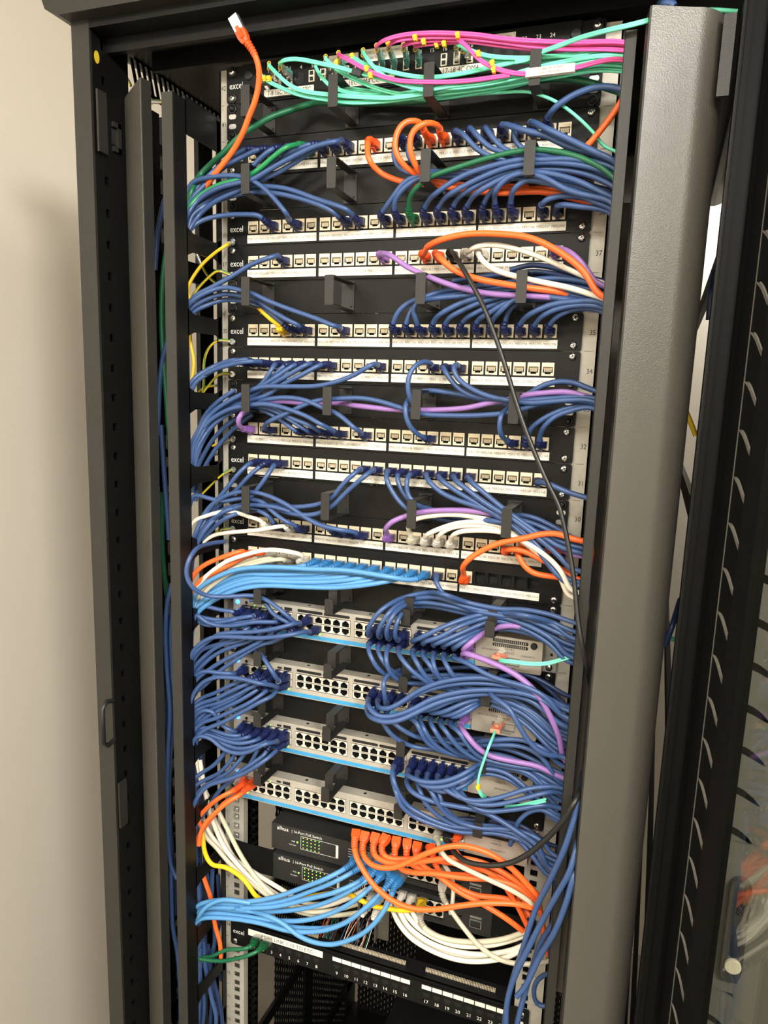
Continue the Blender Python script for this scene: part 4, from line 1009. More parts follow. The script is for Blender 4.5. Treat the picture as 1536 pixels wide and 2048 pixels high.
# --- switch U26 left
K1('b', 'S26T1', 'L', 60, '470,1224,56 442,1220 404,1212,66 392,1218,66')
K1('b', 'S26T2', 'L', 64, '483,1236,58 442,1244 409,1246 398,1238,70 392,1226,70')
K1('b', 'S26T3', 'L', 58, '505,1232,56 480,1236 440,1240 408,1236,62 392,1232,66')
K1('b', 'S26T4', 'L', 62, '515,1240,56 480,1246 440,1250 410,1250,66 392,1240,68')
K1('b', 'S26T6', 'L', 66, '552,1244,56 510,1244 469,1251 430,1250 405,1240,70 394,1228,72')
K1('b', 'S26T8', 'L', 74, '592,1246,62 565,1254 524,1262 483,1265 440,1268 415,1283 388,1308,78')
K1('b', 'S26B9', 'L', 82, '614,1263,62 579,1270 524,1276 469,1274 430,1274 407,1283 386,1302,84')
K1('b', 'S26B2', 'L', 50, '476,1252,56 455,1275 425,1300 400,1330,60 390,1350,62')
K1('b', 'S26B3', 'L', 60, '494,1256,56 475,1275 442,1287 401,1302 388,1320,66')
K1('b', 'S26B4', 'L', 64, '510,1258,56 500,1272 483,1281 442,1290 415,1308 389,1334,70')
K1('b', 'S26B5', 'L', 58, '528,1262,56 510,1278 469,1292 428,1311 388,1350,66')
K1('b', 'S26B6', 'L', 70, '545,1266,56 525,1280 497,1296 442,1324 410,1345 389,1364,74')
K1('b', 'S26B7', 'L', 64, '572,1270,56 550,1282 520,1290 475,1318 442,1340 408,1372,68 391,1385,70')
# --- switch U24 left
K1('b', 'S24T1', 'L', 64, '464,1347,58 437,1346 415,1342,66 398,1345,68 390,1352,70')
K1('b', 'S24T3', 'L', 62, '497,1356,56 467,1368 430,1386 404,1396 388,1408,70')
K1('b', 'S24T4', 'L', 66, '512,1360,56 487,1371 460,1383 430,1398 404,1406 389,1414,72')
K1('b', 'S24T5', 'L', 60, '528,1364,56 500,1376 470,1392 437,1406 405,1414 390,1422,68')
K1('b', 'S24T6', 'N', 66, '556,1361,60 547,1347,70 535,1328,68 523,1310,60 510,1298,40', tail=False)
K1('b', 'S24B2', 'L', 54, '480,1374,56 450,1396 420,1420 392,1444,62')
K1('b', 'S24B3', 'L', 58, '496,1378,56 470,1396 437,1412 410,1426 390,1446,66')
K1('b', 'S24B4', 'L', 64, '514,1380,56 482,1400 445,1418 410,1436 391,1456,70')
K1('b', 'S24B5', 'L', 70, '530,1384,58 505,1402 469,1420 428,1438 404,1446 388,1462,74')
K1('b', 'S24B6', 'L', 82, '551,1372,60 520,1367 490,1359 460,1355 430,1355 407,1364 389,1384,84')
cable('b', None, 'L', 76, '556,1376,44 545,1392,64 524,1402 483,1425 442,1446 409,1460 388,1480,80', 'blue cable lowest of the fan leaving the second grey switch at the left')
# --- switch U22 left
K1('b', 'S22T1', 'L', 60, '465,1462,58 450,1455 436,1442 428,1425,66 410,1420,68 394,1428,70')
K1('b', 'S22T2', 'L', 64, '480,1472,58 456,1470 430,1462 410,1455,70 392,1460,72')
K1('b', 'S22T3', 'L', 60, '497,1474,58 470,1480 442,1473 420,1462 398,1462,68')
K1('b', 'S22T4', 'L', 66, '514,1480,58 485,1487 460,1484 430,1474 400,1468,72')
K1('b', 'S22T5', 'L', 70, '530,1485,60 497,1496 469,1496 440,1484 420,1472 396,1470,74')
K1('b', 'S22T6', 'L', 78, '549,1484,62 530,1488 497,1504 469,1506 440,1494 428,1481 410,1473 392,1474,80')
K1('b', 'S22B1', 'L', 54, '463,1488,56 450,1505 428,1530 405,1545 390,1556,62')
K1('b', 'S22B2', 'L', 58, '480,1492,56 466,1515 440,1545 410,1560 390,1572,66')
K1('b', 'S22B3', 'L', 62, '496,1498,56 480,1520 456,1545 428,1562 392,1588,70')
K1('b', 'S22B4', 'L', 56, '514,1502,56 500,1528 470,1555 440,1580 420,1610 400,1640,64')
K1('b', 'S22B5', 'L', 68, '530,1508,58 497,1532 456,1557 415,1568 392,1592,74')
K1('b', 'S22B6', 'L', 76, '548,1506,60 524,1525 483,1549 442,1563 415,1572 394,1596,80')
# --- switch U20 left
K1('o', 'S20T1', 'L', 66, '463,1583,62 440,1595,70 415,1615 398,1635 398,1646 404,1652,66', tail=False, rad=.0034)
K1('o', 'S20B1', 'L', 72, '463,1598,62 450,1605,72 430,1628 409,1655 398,1672 394,1690,74', tail=False, rad=.0034)
K1('o', 'S20T2', 'L', 80, '480,1590,66 456,1604,76 428,1628 412,1645 402,1664 398,1690,78', tail=False, rad=.0034)
# --- right halves of the switches
top = 'R'
K1('b', 'S26T15', 'R', 80, '737,1270,66 737,1256,84 760,1222,86 787,1204,70 811,1194,48 830,1189,46 860,1185,52 889,1189 932,1204,60 972,1213,56 1003,1218,56 1046,1219,60 1104,1230,60 1140,1243,60')
K1('b', 'S26T16', 'R', 78, '757,1272,66 760,1254,84 778,1225,82 799,1208,62 815,1201,44 840,1196,46 875,1195,52 932,1213,56 972,1222,52 1003,1226,52 1046,1230 1104,1244,56 1138,1260,56')
K1('b', 'S26T17', 'R', 76, '775,1276,66 774,1256,82 787,1229,78 805,1213,58 820,1207,42 850,1205,44 900,1212,48 972,1229,46 1003,1233,46 1060,1242,52 1136,1274,54')
K1('b', 'S26T18', 'R', 74, '792,1278,66 791,1254,80 799,1233,74 810,1221,54 824,1213,38 860,1212,40 920,1224,44 972,1235,40 1010,1240,42 1070,1254,48 1134,1288,50')
K1('b', 'S26B15', 'R', 66, '736,1295,66 742,1314,74 757,1338,70 780,1352,56 840,1352,36 920,1350,30 1000,1360,34 1080,1392,44 1128,1420,50')
K1('b', 'S26B16', 'R', 68, '755,1298,66 762,1316,76 778,1337,70 800,1350,54 860,1356,38 940,1356,34 1020,1372,38 1126,1432,50')
K1('b', 'S26B17', 'R', 72, '774,1300,66 772,1320,78 780,1344,74 800,1362,60 850,1368,46 940,1366,40 1030,1384,44 1124,1444,52')
K1('b', 'S26B18', 'R', 78, '796,1304,66 803,1317,80 820,1338,82 844,1357,76 868,1370,66 920,1376,56 985,1382,52 1060,1400,54 1124,1456,56')
K1('b', 'S26T19', 'R', 86, '824,1282,66 838,1277,86 880,1257,84 925,1239,70 968,1228,54 996,1224,52 1050,1230,56 1110,1252,60 1138,1274,60', rad=.0032)
K1('b', 'S26T20', 'R', 82, '845,1286,66 856,1281,84 880,1274 916,1254,74 968,1236,52 996,1233,52 1044,1246,58 1104,1278,62 1136,1312,62', rad=.0032)
K1('b', 'S26T21', 'R', 78, '866,1289,66 878,1285,80 910,1271,72 967,1247,50 998,1242,48 1050,1258,52 1100,1288,56 1132,1322,58')
K1('b', 'S26T22', 'R', 76, '886,1292,66 898,1287,78 925,1275,70 967,1257,48 1000,1250,44 1050,1262,48 1089,1272,52 1134,1300,54')
K1('b', 'S26T23', 'R', 74, '907,1296,66 918,1290,76 940,1275,66 967,1264,46 1000,1258,42 1060,1268,46 1119,1300,50 1132,1310,52')
K1('p', 'S26T24', 'R', 72, '926,1299,64 934,1292,72 950,1279,66 968,1266,50 988,1257,48 1014,1251,50 1044,1254,50 1074,1262,46 1110,1276,40 1136,1290,40', rad=.0036)
K1('p', 'S26B24', 'R', 84, '925,1308,64 936,1308,82 955,1314 985,1326 1023,1344 1059,1371,84 1083,1401,80 1104,1440,76 1120,1480,70 1128,1520,64', rad=.0036)
K1('b', 'S26B19', 'R', 76, '824,1308,66 832,1322,80 845,1345,78 866,1366,68 910,1382,56 985,1396,50 1060,1420,54 1122,1470,56')
K1('b', 'S26B20', 'R', 72, '844,1310,66 858,1328,78 878,1356,72 905,1374,60 960,1390,50 1040,1410,52 1122,1462,56')
K1('b', 'S26B21', 'R', 68, '865,1314,66 868,1332,76 880,1358,70 910,1378,56 970,1400,46 1060,1440,50 1120,1485,54')
K1('b', 'S26B22', 'R', 70, '886,1316,66 894,1332,78 908,1354,74 931,1372,64 985,1392,54 1060,1424,54 1120,1478,56')
K1('b', 'S26B23', 'R', 88, '907,1316,66 934,1326,84 970,1347,88 1000,1359 1059,1376 1098,1400,84 1124,1432,78', rad=.0032)
K1('b', 'S24T15', 'R', 96, '736,1404,70 737,1412,92 748,1428,98 775,1434,98 820,1421,94 865,1398,88 925,1383,82 985,1380,80 1059,1390,80 1104,1411,78 1128,1436,74', rad=.0034)
K1('b', 'S24B15', 'R', 100, '734,1422,72 744,1436,96 770,1444,102 800,1440,100 835,1424,92 880,1404,84 940,1390,74 1000,1388,70 1059,1400,70 1124,1450,68', rad=.0034)
K1('b', 'S24T16', 'R', 90, '755,1407,70 760,1416,90 775,1418,94 799,1407,92 835,1383,88 880,1365,86 940,1356,84 985,1358,84 1029,1371,82 1089,1394,78 1126,1418,72', rad=.0032)
K1('b', 'S24T17', 'N', 80, '771,1408,72 770,1392,86 766,1368,88 774,1352,76 800,1340,46', tail=False)
K1('b', 'S24T18', 'R', 78, '790,1412,66 800,1408,76 850,1382,78 910,1368,74 985,1368,72 1074,1386,70 1126,1412,66')
K1('b', 'S24B16', 'R', 66, '754,1430,66 764,1440,76 776,1462,76 799,1481,66 826,1493,56 880,1499,48 940,1502,44 1020,1515,46 1118,1560,50')
K1('b', 'S24B17', 'R', 68, '774,1433,66 785,1444,76 803,1458,74 829,1472,66 868,1481,56 940,1490,48 1020,1500,46 1118,1545,50')
K1('b', 'S24T19', 'R', 74, '820,1418,66 840,1412,74 880,1396,70 964,1392,58 1029,1400,56 1122,1462,58')
K1('b', 'S24T20', 'R', 76, '842,1422,66 868,1417,78 910,1400,72 964,1390,56 1029,1408,56 1120,1476,58')
K1('b', 'S24T21', 'R', 72, '862,1426,66 886,1424,76 928,1406,68 964,1398,54 1040,1424,54 1118,1490,56')
K1('b', 'S24T22', 'R', 70, '882,1430,66 907,1428,74 940,1411,66 967,1402,52 1040,1432,52 1118,1500,56')
K1('b', 'S24T23', 'R', 68, '902,1434,66 922,1431,72 946,1416,64 967,1406,50 1040,1440,50 1116,1510,54')
K1('b', 'S24B19', 'R', 74, '820,1436,66 832,1444,78 842,1464,78 856,1487,70 886,1503,60 930,1514,50 1029,1532,50 1114,1580,52')
K1('b', 'S24B20', 'R', 76, '840,1440,66 847,1456,80 868,1488,72 895,1505,62 940,1516,52 1029,1524,52 1116,1570,54')
K1('b', 'S24B21', 'R', 72, '860,1444,66 868,1458,78 886,1485,72 915,1506,60 960,1522,52 1044,1540,50 1114,1590,52')
K1('b', 'S24B22', 'R', 78, '880,1448,66 890,1460,82 910,1487,78 940,1512,68 985,1528,58 1060,1548,54 1112,1598,54')
K1('b', 'S24B23', 'R', 82, '900,1450,66 918,1464,84 937,1491,82 961,1514,74 1029,1532,66 1089,1540,62 1118,1556,60')
K1('p', 'S24B24', 'R', 84, '921,1454,64 932,1468,84 952,1493,84 979,1511,78 1029,1523,72 1074,1532,66 1116,1552,60', rad=.0034)
cable('b', None, 'R', 96, '975,1378,70 990,1397,92 1014,1412,98 1035,1446,100 1059,1484,96 1089,1508,90 1124,1513,76', 'blue cable swinging down in front of the second network module', rad=.0032)
cable('b', None, 'R', 72, '955,1484,60 988,1480 1044,1480 1089,1499 1120,1530,62', 'blue cable arching just under the second network module, upper of two')
cable('b', None, 'R', 66, '945,1492,56 988,1490 1044,1493 1083,1514 1120,1566,58', 'blue cable arching just under the second network module, lower of two')
# switch U22 right
K1('b', 'S22T18', 'R', 80, '785,1540,70 787,1560,84 796,1584,84 814,1610,80 844,1629,76 880,1646,72 914,1654,68 960,1656,66 1039,1662,66 1086,1684,66 1104,1709,66')
K1('b', 'S22T19', 'R', 92, '814,1548,70 820,1553,92 835,1561,98 868,1565,98 910,1556,94 940,1540,84 962,1527,66 990,1530,56 1060,1552,56 1112,1612,56')
K1('b', 'S22T20', 'R', 88, '833,1553,70 840,1566,90 856,1574,96 895,1572,94 940,1552,82 962,1538,62 1010,1545,56 1112,1628,56')
K1('b', 'S22T21', 'R', 84, '853,1556,70 862,1576,90 892,1584,92 934,1568,82 960,1548,60 1020,1560,54 1110,1640,54')
K1('b', 'S22T22', 'R', 96, '874,1560,72 888,1576,94 905,1588,98 925,1597,98 955,1602,96 1000,1595,90 1059,1577,80 1116,1574,66')
K1('b', 'S22T23', 'R', 92, '894,1564,72 908,1582,92 922,1594,96 946,1606,94 985,1610,90 1044,1598,82 1089,1586,74 1116,1584,62')
K1('b', 'S22T24', 'R', 84, '914,1570,70 926,1590,88 946,1613,88 970,1622,86 1029,1619,78 1089,1610,68 1112,1614,60')
K1('b', 'S22B18', 'R', 76, '784,1556,70 792,1584,82 802,1610,82 826,1632,76 870,1650,70 920,1664,62 1000,1668,58 1060,1690,60 1100,1740,62')
K1('b', 'S22B19', 'R', 84, '813,1564,72 824,1584,88 862,1602,88 910,1612,84 970,1625,78 1039,1666,74 1077,1694,72 1098,1737,70', rad=.0033)
K1('b', 'S22B20', 'R', 76, '834,1566,70 842,1586,84 848,1602,84 868,1625,78 895,1643,70 940,1660,60 1030,1676,58 1098,1752,62')
K1('b', 'S22B21', 'R', 80, '853,1572,70 864,1584,86 873,1603,86 895,1631,78 940,1652,66 1030,1668,60 1100,1728,62')
K1('b', 'S22B22', 'R', 78, '873,1576,70 879,1588,84 882,1603,84 896,1624,78 928,1646,66 1020,1660,58 1100,1718,60')
cable('b', None, 'R', 60, '1020,1690,50 1039,1640,60 1062,1622 1086,1619 1114,1636,60', 'blue cable rising beside the lowest blank module and running off right')
# dark cables lying deep between the switches on the right
for i, (pts, w) in enumerate((('770,1352,18 850,1340 940,1335 1020,1340 1080,1360 1130,1390', 'under the topmost switch, upper'), ('1000,1352,14 1060,1352 1104,1385 1130,1410', 'beside the ear below rack unit number 26'),
                           ('830,1470,20 900,1478 1000,1476 1060,1486 1116,1524', 'under the second switch, above the yellow clip'), ('880,1636,24 960,1640 1040,1650 1100,1690', 'under the third switch near the lowest blank module'))):
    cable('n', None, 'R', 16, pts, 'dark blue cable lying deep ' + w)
# --- lower bundle on the right, hanging in front of the rail
H = [('1166,1545,66 1160,1585,100 1149,1632,112 1130,1694,114 1102,1756,104 1071,1819 1046,1897 1021,1975 1008,2055 1002,2170', 92, 'leftmost'), ('1160,1640,66 1153,1690,102 1141,1738,114 1111,1794,108 1083,1844 1055,1900 1027,1959 1014,2006 1012,2060 1006,2170', 98, 'second from the left'),
     ('1156,1670,62 1150,1710,92 1140,1762,92 1117,1830,86 1083,1882,88 1064,1937,90 1046,2000,92 1033,2055,94 1020,2170,94', 90, 'third from the left'), ('1152,1710,62 1148,1745,112 1133,1803,116 1108,1866,110 1080,1912 1049,1975 1033,1993', 100, 'shortest with its end in view')]
for pts, d, w in H: cable('b', None, 'N', d, pts, 'blue cable hanging in front of the lower right rail, ' + w, rad=.0036, tail=False)
cable('b', None, 'N', 60, '1108,1944 1090,1949 1074,1961 1067,1985 1073,2007 1088,2014 1108,2006', 'blue cable forming a small loop at the bottom right beside the rail', tail=False)
cable('n', None, 'N', 50, '1118,1700 1112,1760 1106,1840 1100,1920', 'dark blue cable hanging behind the others at the lower right rail', tail=False)
cable('k', 'S20T23', 'N', 104, '901,1686,66 905,1700,80 930,1722,96 977,1731,104 1017,1727,106 1055,1709,108 1092,1678,112 1127,1641,118 1148,1606,120 1158,1588,110 1164,1572,92 1168,1556,72', 'black cable in upper row port 23 of the lowest grey switch', rad=.0034, tail=False, group='cables in the grey switches')
cable('s', 'S20T22', 'R', 92, '877,1683,64 879,1696,84 892,1716,92 924,1734,96 977,1759,96 1024,1781,92 1055,1800,84 1070,1814,76', 'grey beige cable in upper row port 22 of the lowest grey switch', group='cables in the grey switches', tail=False)
K1('o', 'S20T24', 'R', 70, '911,1692,64 912,1704,84 927,1722,82 961,1737,74 1000,1760,66 1030,1803,60 1055,1853,58', rad=.0034, tail=False)
# orange leads from the hidden sockets above the PoE switches
OR = [('713,1662,60 709,1682,74 711,1709,90 727,1741,100 749,1772,106 783,1800,110 821,1816,112 867,1819,112 924,1811,110 977,1806,104 1039,1809,92 1074,1819,80', 'leftmost, sweeping lowest'),
      ('732,1665,58 725,1688,70 727,1712,84 746,1731,94 783,1736,98 814,1725,100 855,1706,102 892,1694,100 930,1692,98 977,1706,94 1024,1737,88 1055,1769,82 1080,1796,76', 'second from the left, arching highest'),
      ('753,1668,56 746,1690,68 747,1709,78 767,1723,84 805,1728,86 852,1722,86 899,1716,84 946,1720,80 992,1737,76 1039,1766,70 1082,1800,66', 'third from the left'),
      ('774,1671,54 762,1693,66 765,1709,74 783,1718,76 820,1718,72 880,1722,66 940,1733,62 1010,1757,60 1080,1812,60', 'fourth from the left'),
      ('794,1676,52 790,1697,64 789,1717,68 800,1737,70 825,1745,74 867,1747,78 930,1756,78 992,1760,74 1039,1776,68 1080,1808,62', 'fifth from the left'),
      ('815,1680,50 813,1703,62 815,1722,62 840,1738,62 890,1748,64 950,1752,62 1010,1770,60 1078,1822,56', 'sixth from the left'),
      ('836,1687,48 831,1706,60 838,1725,60 860,1741,62 883,1756,70 914,1781,76 961,1806,78 1008,1834,74 1046,1862,66', 'seventh from the left, dropping lowest right'),
      ('860,1690,46 866,1714,56 877,1741,56 900,1765,50 950,1790,44 1020,1800,44 1060,1830,46', 'rightmost of the row')]
for pts, w in OR:
    # small socket strip these leads sit in is hidden by the switch above
    cable('o', 'F', 'N', 60, pts, 'orange cable under the lowest grey switch, ' + w, rad=.0036, tail=False, noplug=True, group='orange cables under the lowest grey switch')
cable('o', None, 'N', 50, '985,1728,40 998,1750 1015,1781 1030,1803 1052,1835', 'orange cable dropping steeply left of the loose cage nuts, left one', rad=.0034, tail=False)
cable('o', None, 'N', 46, '1028,1742,40 1036,1775 1040,1819 1060,1859', 'orange cable dropping steeply left of the loose cage nuts, right one', rad=.0034, tail=False)
cable('o', None, 'N', 30, '1075,1790 1086,1850 1090,1890 1102,1922', 'orange cable glimpsed behind the hanging blue ones at the lower right', rad=.0034, tail=False)
cable('w', None, 'N', 40, '880,1700,30 886,1725 902,1750 907,1775 905,1803 901,1826,28', 'white cable hanging straight down across the upper SFP socket', rad=.0030, tail=False)
cable('s', 'F', 'N', 54, '887,1763,34 883,1788,46 905,1825,56 930,1859,62 961,1894,64 999,1919,64 1030,1927,62 1064,1928,58 1099,1922,50', 'grey beige cable with a ribbed boot crossing over the white bundle', rad=.0032, tail=False)
WH = [('775,1800,30 783,1815,36 796,1844 821,1875 867,1903 914,1919 955,1923 1008,1916 1049,1898', 54, 'outermost'), ('790,1806,30 800,1825 814,1850 852,1881 899,1900 961,1909 1024,1900 1052,1888', 50, 'second'),
      ('806,1808,30 811,1825 830,1850 867,1875 914,1891 977,1891 1030,1878 1058,1867', 52, 'third'), ('820,1812,30 824,1825 846,1853 885,1876 940,1884 1000,1882 1055,1866', 44, 'fourth'),
      ('780,1803,24 792,1832 820,1864 860,1888 910,1908 965,1914 1020,1908 1050,1896', 40, 'fifth')]
for pts, d, w in WH: cable('w', None, 'N', d, pts, 'white cable drooping at the lower right, ' + w + ' strand', rad=.0034, tail=False, group='white cables drooping lower right')
cable('s', 'F', 'N', 56, '839,1822,30 840,1842,46 855,1862 892,1878 946,1884 1008,1878 1054,1862', 'grey beige cable with a boot at the left end of the drooping white bundle', rad=.0036, tail=False)
# plugs sitting in the two PoE switches
for i, (a, b, c) in enumerate(((745, 1789, 'w'), (762, 1794, 'w'), (780, 1800, 'w'), (806, 1788, 'w'), (824, 1794, 'w'), (845, 1802, 'y'), (735, 1812, 'w'), (756, 1818, 'w'), (800, 1812, 'w'), (822, 1818, 'w'))):
    cable(c, 'F', 'N', 20, '%d,%d,14 %d,%d,30 %d,%d,44' % (a, b, a - 5, b + 6, a - 10, b + 20), '%s plugged lead in the lower PoE switch, %s along the %s row' % (CN[c], ('first', 'second', 'third', 'fourth', 'fifth', 'sixth', 'first', 'second', 'third', 'fourth')[i], 'upper' if i < 6 else 'lower'), rad=.0030, tail=False)
# --- pale cables crossing from the left opening down to the PoE switches
WL = [('400,1520,40 408,1570 415,1605 428,1649 450,1696 483,1737 524,1775 556,1797 600,1815 650,1812 700,1795 735,1778,34', 48, 'w', 'first'),
      ('430,1600,30 439,1627 456,1660 478,1704 502,1742 530,1775 560,1800 610,1822 660,1822 715,1808,34', 56, 's', 'second, crossing over the black ear'),
      ('398,1640,40 412,1674 431,1693 456,1723 497,1761 535,1791 570,1812 620,1829 680,1830 735,1822,34', 44, 's', 'third'),
      ('404,1630,36 417,1663 440,1692 469,1718 513,1748 565,1780 610,1806 660,1806 725,1784,34', 40, 'w', 'fourth'),
      ('392,1510,36 402,1560 418,1600 430,1640 446,1672 466,1712 510,1756 548,1785 590,1808', 34, 'w', 'fifth')]
for pts, d, c, w in WL: cable(c, None, 'N', d, pts, 'pale cable slanting across the black mounting ear, ' + w, rad=.0034, tail=False, group='pale cables at the lower left')
for i, pts in enumerate(('388,1508 396,1560 404,1620 410,1660', '396,1540 410,1580 418,1630 428,1690', '386,1560 394,1620 402,1668')):
    cable('s', None, 'N', 20, pts, 'pale cable hanging beside the lowest grey switch, ' + ('left', 'right', 'lowest')[i] + ' one', rad=.0030, tail=False)
cable('y', None, 'N', 66, '404,1650,56 406,1679 411,1709 423,1729 450,1734 478,1750 497,1770 510,1791 535,1803,50 580,1806,44 633,1791,44 688,1786,44 715,1797 743,1811 782,1818 808,1821 832,1818 848,1808,36', 'yellow patch cable bending down and running along under the PoE switches', rad=.0034, tail=False)
# --- light blue fan into the upper PoE switch
LB = [('712,1716,36 702,1729,52 661,1753 606,1775 551,1794 497,1803 442,1800 401,1808 386,1818', 78, 'first, topmost'),
      ('733,1722,34 715,1738,52 674,1761 620,1783 565,1802 497,1810 440,1808 398,1816 384,1826', 72, 'second'),
      ('746,1735,34 729,1756,52 674,1783 620,1797 551,1813 483,1816 415,1816 394,1826 382,1836', 76, 'third'),
      ('757,1728,30 742,1752,48 688,1788 633,1811 565,1822 483,1823 420,1820 394,1833 382,1842', 66, 'fourth'),
      ('768,1742,34 752,1764,52 715,1797 661,1827 606,1841 551,1841 483,1832 415,1827 394,1838 384,1848', 74, 'fifth'),
      ('783,1733,30 776,1764,48 765,1791,66 729,1819 674,1852 620,1857 551,1849 469,1836 406,1832 390,1846', 70, 'sixth'),
      ('792,1750,40 783,1762,52 761,1787,70 727,1819 690,1846 640,1862 580,1862 520,1846 450,1836 400,1838 388,1850', 80, 'seventh'),
      ('800,1757,40 789,1772,54 780,1800,76 749,1847 711,1875 661,1889 620,1882 592,1868 565,1846 535,1832 500,1822,70 470,1818', 84, 'lowest loop')]
for pts, d, w in LB: cable('l', 'F', 'N', d, pts, 'light blue cable from the upper PoE switch running left, ' + w, rad=.0034, tail=False, group='light blue cables of the PoE switch')
cable('l', None, 'N', 88, '394,1842,80 402,1826 415,1812 442,1800 470,1801 500,1806,80', 'light blue cable curling over the left end of the light blue fan', rad=.0034, tail=False)
# --- green leads in the punch down panel
cable('g', 'F', 'N', 50, '511,1881,22 500,1894,46 477,1899 462,1898 441,1904 426,1912 407,1915 396,1916,56', 'dark green cable in the first socket of the bottom panel, upper of the pair', group='green leads in the bottom panel', rad=.0030, tail=False)
cable('g', 'F', 'N', 56, '530,1888,22 514,1903,50 493,1912 469,1918 446,1922 422,1921 399,1918,60', 'dark green cable in the second socket of the bottom panel, lower of the pair', group='green leads in the bottom panel', rad=.0030, tail=False)
# --- loose bundle down the left cable manager, seen through the openings
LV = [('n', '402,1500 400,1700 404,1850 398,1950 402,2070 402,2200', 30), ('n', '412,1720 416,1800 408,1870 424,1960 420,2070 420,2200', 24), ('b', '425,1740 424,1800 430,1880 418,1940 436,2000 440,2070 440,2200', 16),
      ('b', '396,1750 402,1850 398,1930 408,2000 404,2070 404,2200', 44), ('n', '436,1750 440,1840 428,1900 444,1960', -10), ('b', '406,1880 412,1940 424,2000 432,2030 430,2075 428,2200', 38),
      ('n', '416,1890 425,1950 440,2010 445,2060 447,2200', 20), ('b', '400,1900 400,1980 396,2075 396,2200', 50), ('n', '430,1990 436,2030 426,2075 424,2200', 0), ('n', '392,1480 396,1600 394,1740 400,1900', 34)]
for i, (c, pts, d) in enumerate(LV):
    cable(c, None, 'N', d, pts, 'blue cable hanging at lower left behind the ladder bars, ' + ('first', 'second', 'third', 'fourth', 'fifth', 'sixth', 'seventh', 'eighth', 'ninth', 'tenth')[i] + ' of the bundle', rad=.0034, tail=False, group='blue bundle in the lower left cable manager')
cable('o', None, 'N', 50, '402,1735 410,1762 420,1790 424,1808 430,1850 440,1885 442,1915', 'orange cable hanging among the blue bundle at the lower left', rad=.0034, tail=False)
# cables in the slit between the left cover and the upright
GV = [('b', '330,398 322,430 314,480 310,540', 40, 'topmost dark end'), ('g', '338,470 327,540 323,620 325,690 330,760 336,840 342,920 345,1000', 52, 'long dark green'), ('g', '342,480 334,560 330,640 332,700', 46, 'short dark green'),
      ('b', '339,672 326,715 319,770 317,820 314,870', 56, 'upper bend'), ('b', '322,850 327,930 333,1010 338,1080', 50, 'upper middle'), ('g', '325,985 324,1060 327,1130 334,1190', 42, 'pale green'),
      ('b', '348,1160 336,1200 331,1260 334,1340 340,1420 336,1500 334,1600 337,1690 343,1735 354,1757', 58, 'long, ending in a bend'), ('b', '350,1190 342,1260 344,1340 346,1420 340,1520 338,1620 342,1720', 46, 'long straight'),
      ('b', '336,1180 330,1300 332,1400 330,1500 330,1620', 36, 'behind the long ones'), ('b', '342,1730 343,1802 346,1858 354,1900 360,1970 362,2070 364,2200', 56, 'lowest'), ('g', '338,1240 341,1320 344,1400', 30, 'short dark green lower'), ('b', '336,1600 344,1700 348,1760 350,1830', 30, 'lower short')]
for c, pts, d, w in GV:
    cable(c, None, 'N', d, pts, CN[c] + ' cable in the slit beside the left cover, ' + w, rad=.0034, tail=False, group='cables in the slit beside the left cover')
# --- the loose orange lead with its plug in the air, dark green cable
cable('o', 'F', 'L', 60, '481,62,98 490,80,96 502,95,92 514,118,86 519,143,82 516,178,76 509,206,74 497,235,70 489,258,68 472,292,62 449,324 432,345 409,378,50 392,400,50', 'orange cable whose unplugged clear connector sticks up under the roof', rad=.0036, tail=False)
cable('g', None, 'R', 40, '374,425,60 376,404,64 384,380,64 400,350 420,330 449,304,52 477,275,52 506,255,50 540,235,44 578,221,34 621,208,26 655,205 720,207,18 790,205,16 850,201,20 910,192,24 970,180,26 1030,171,30 1083,159 1134,157 1179,165 1222,179', 'dark green cable rising behind the aqua fibres to the right upright', rad=.0036)
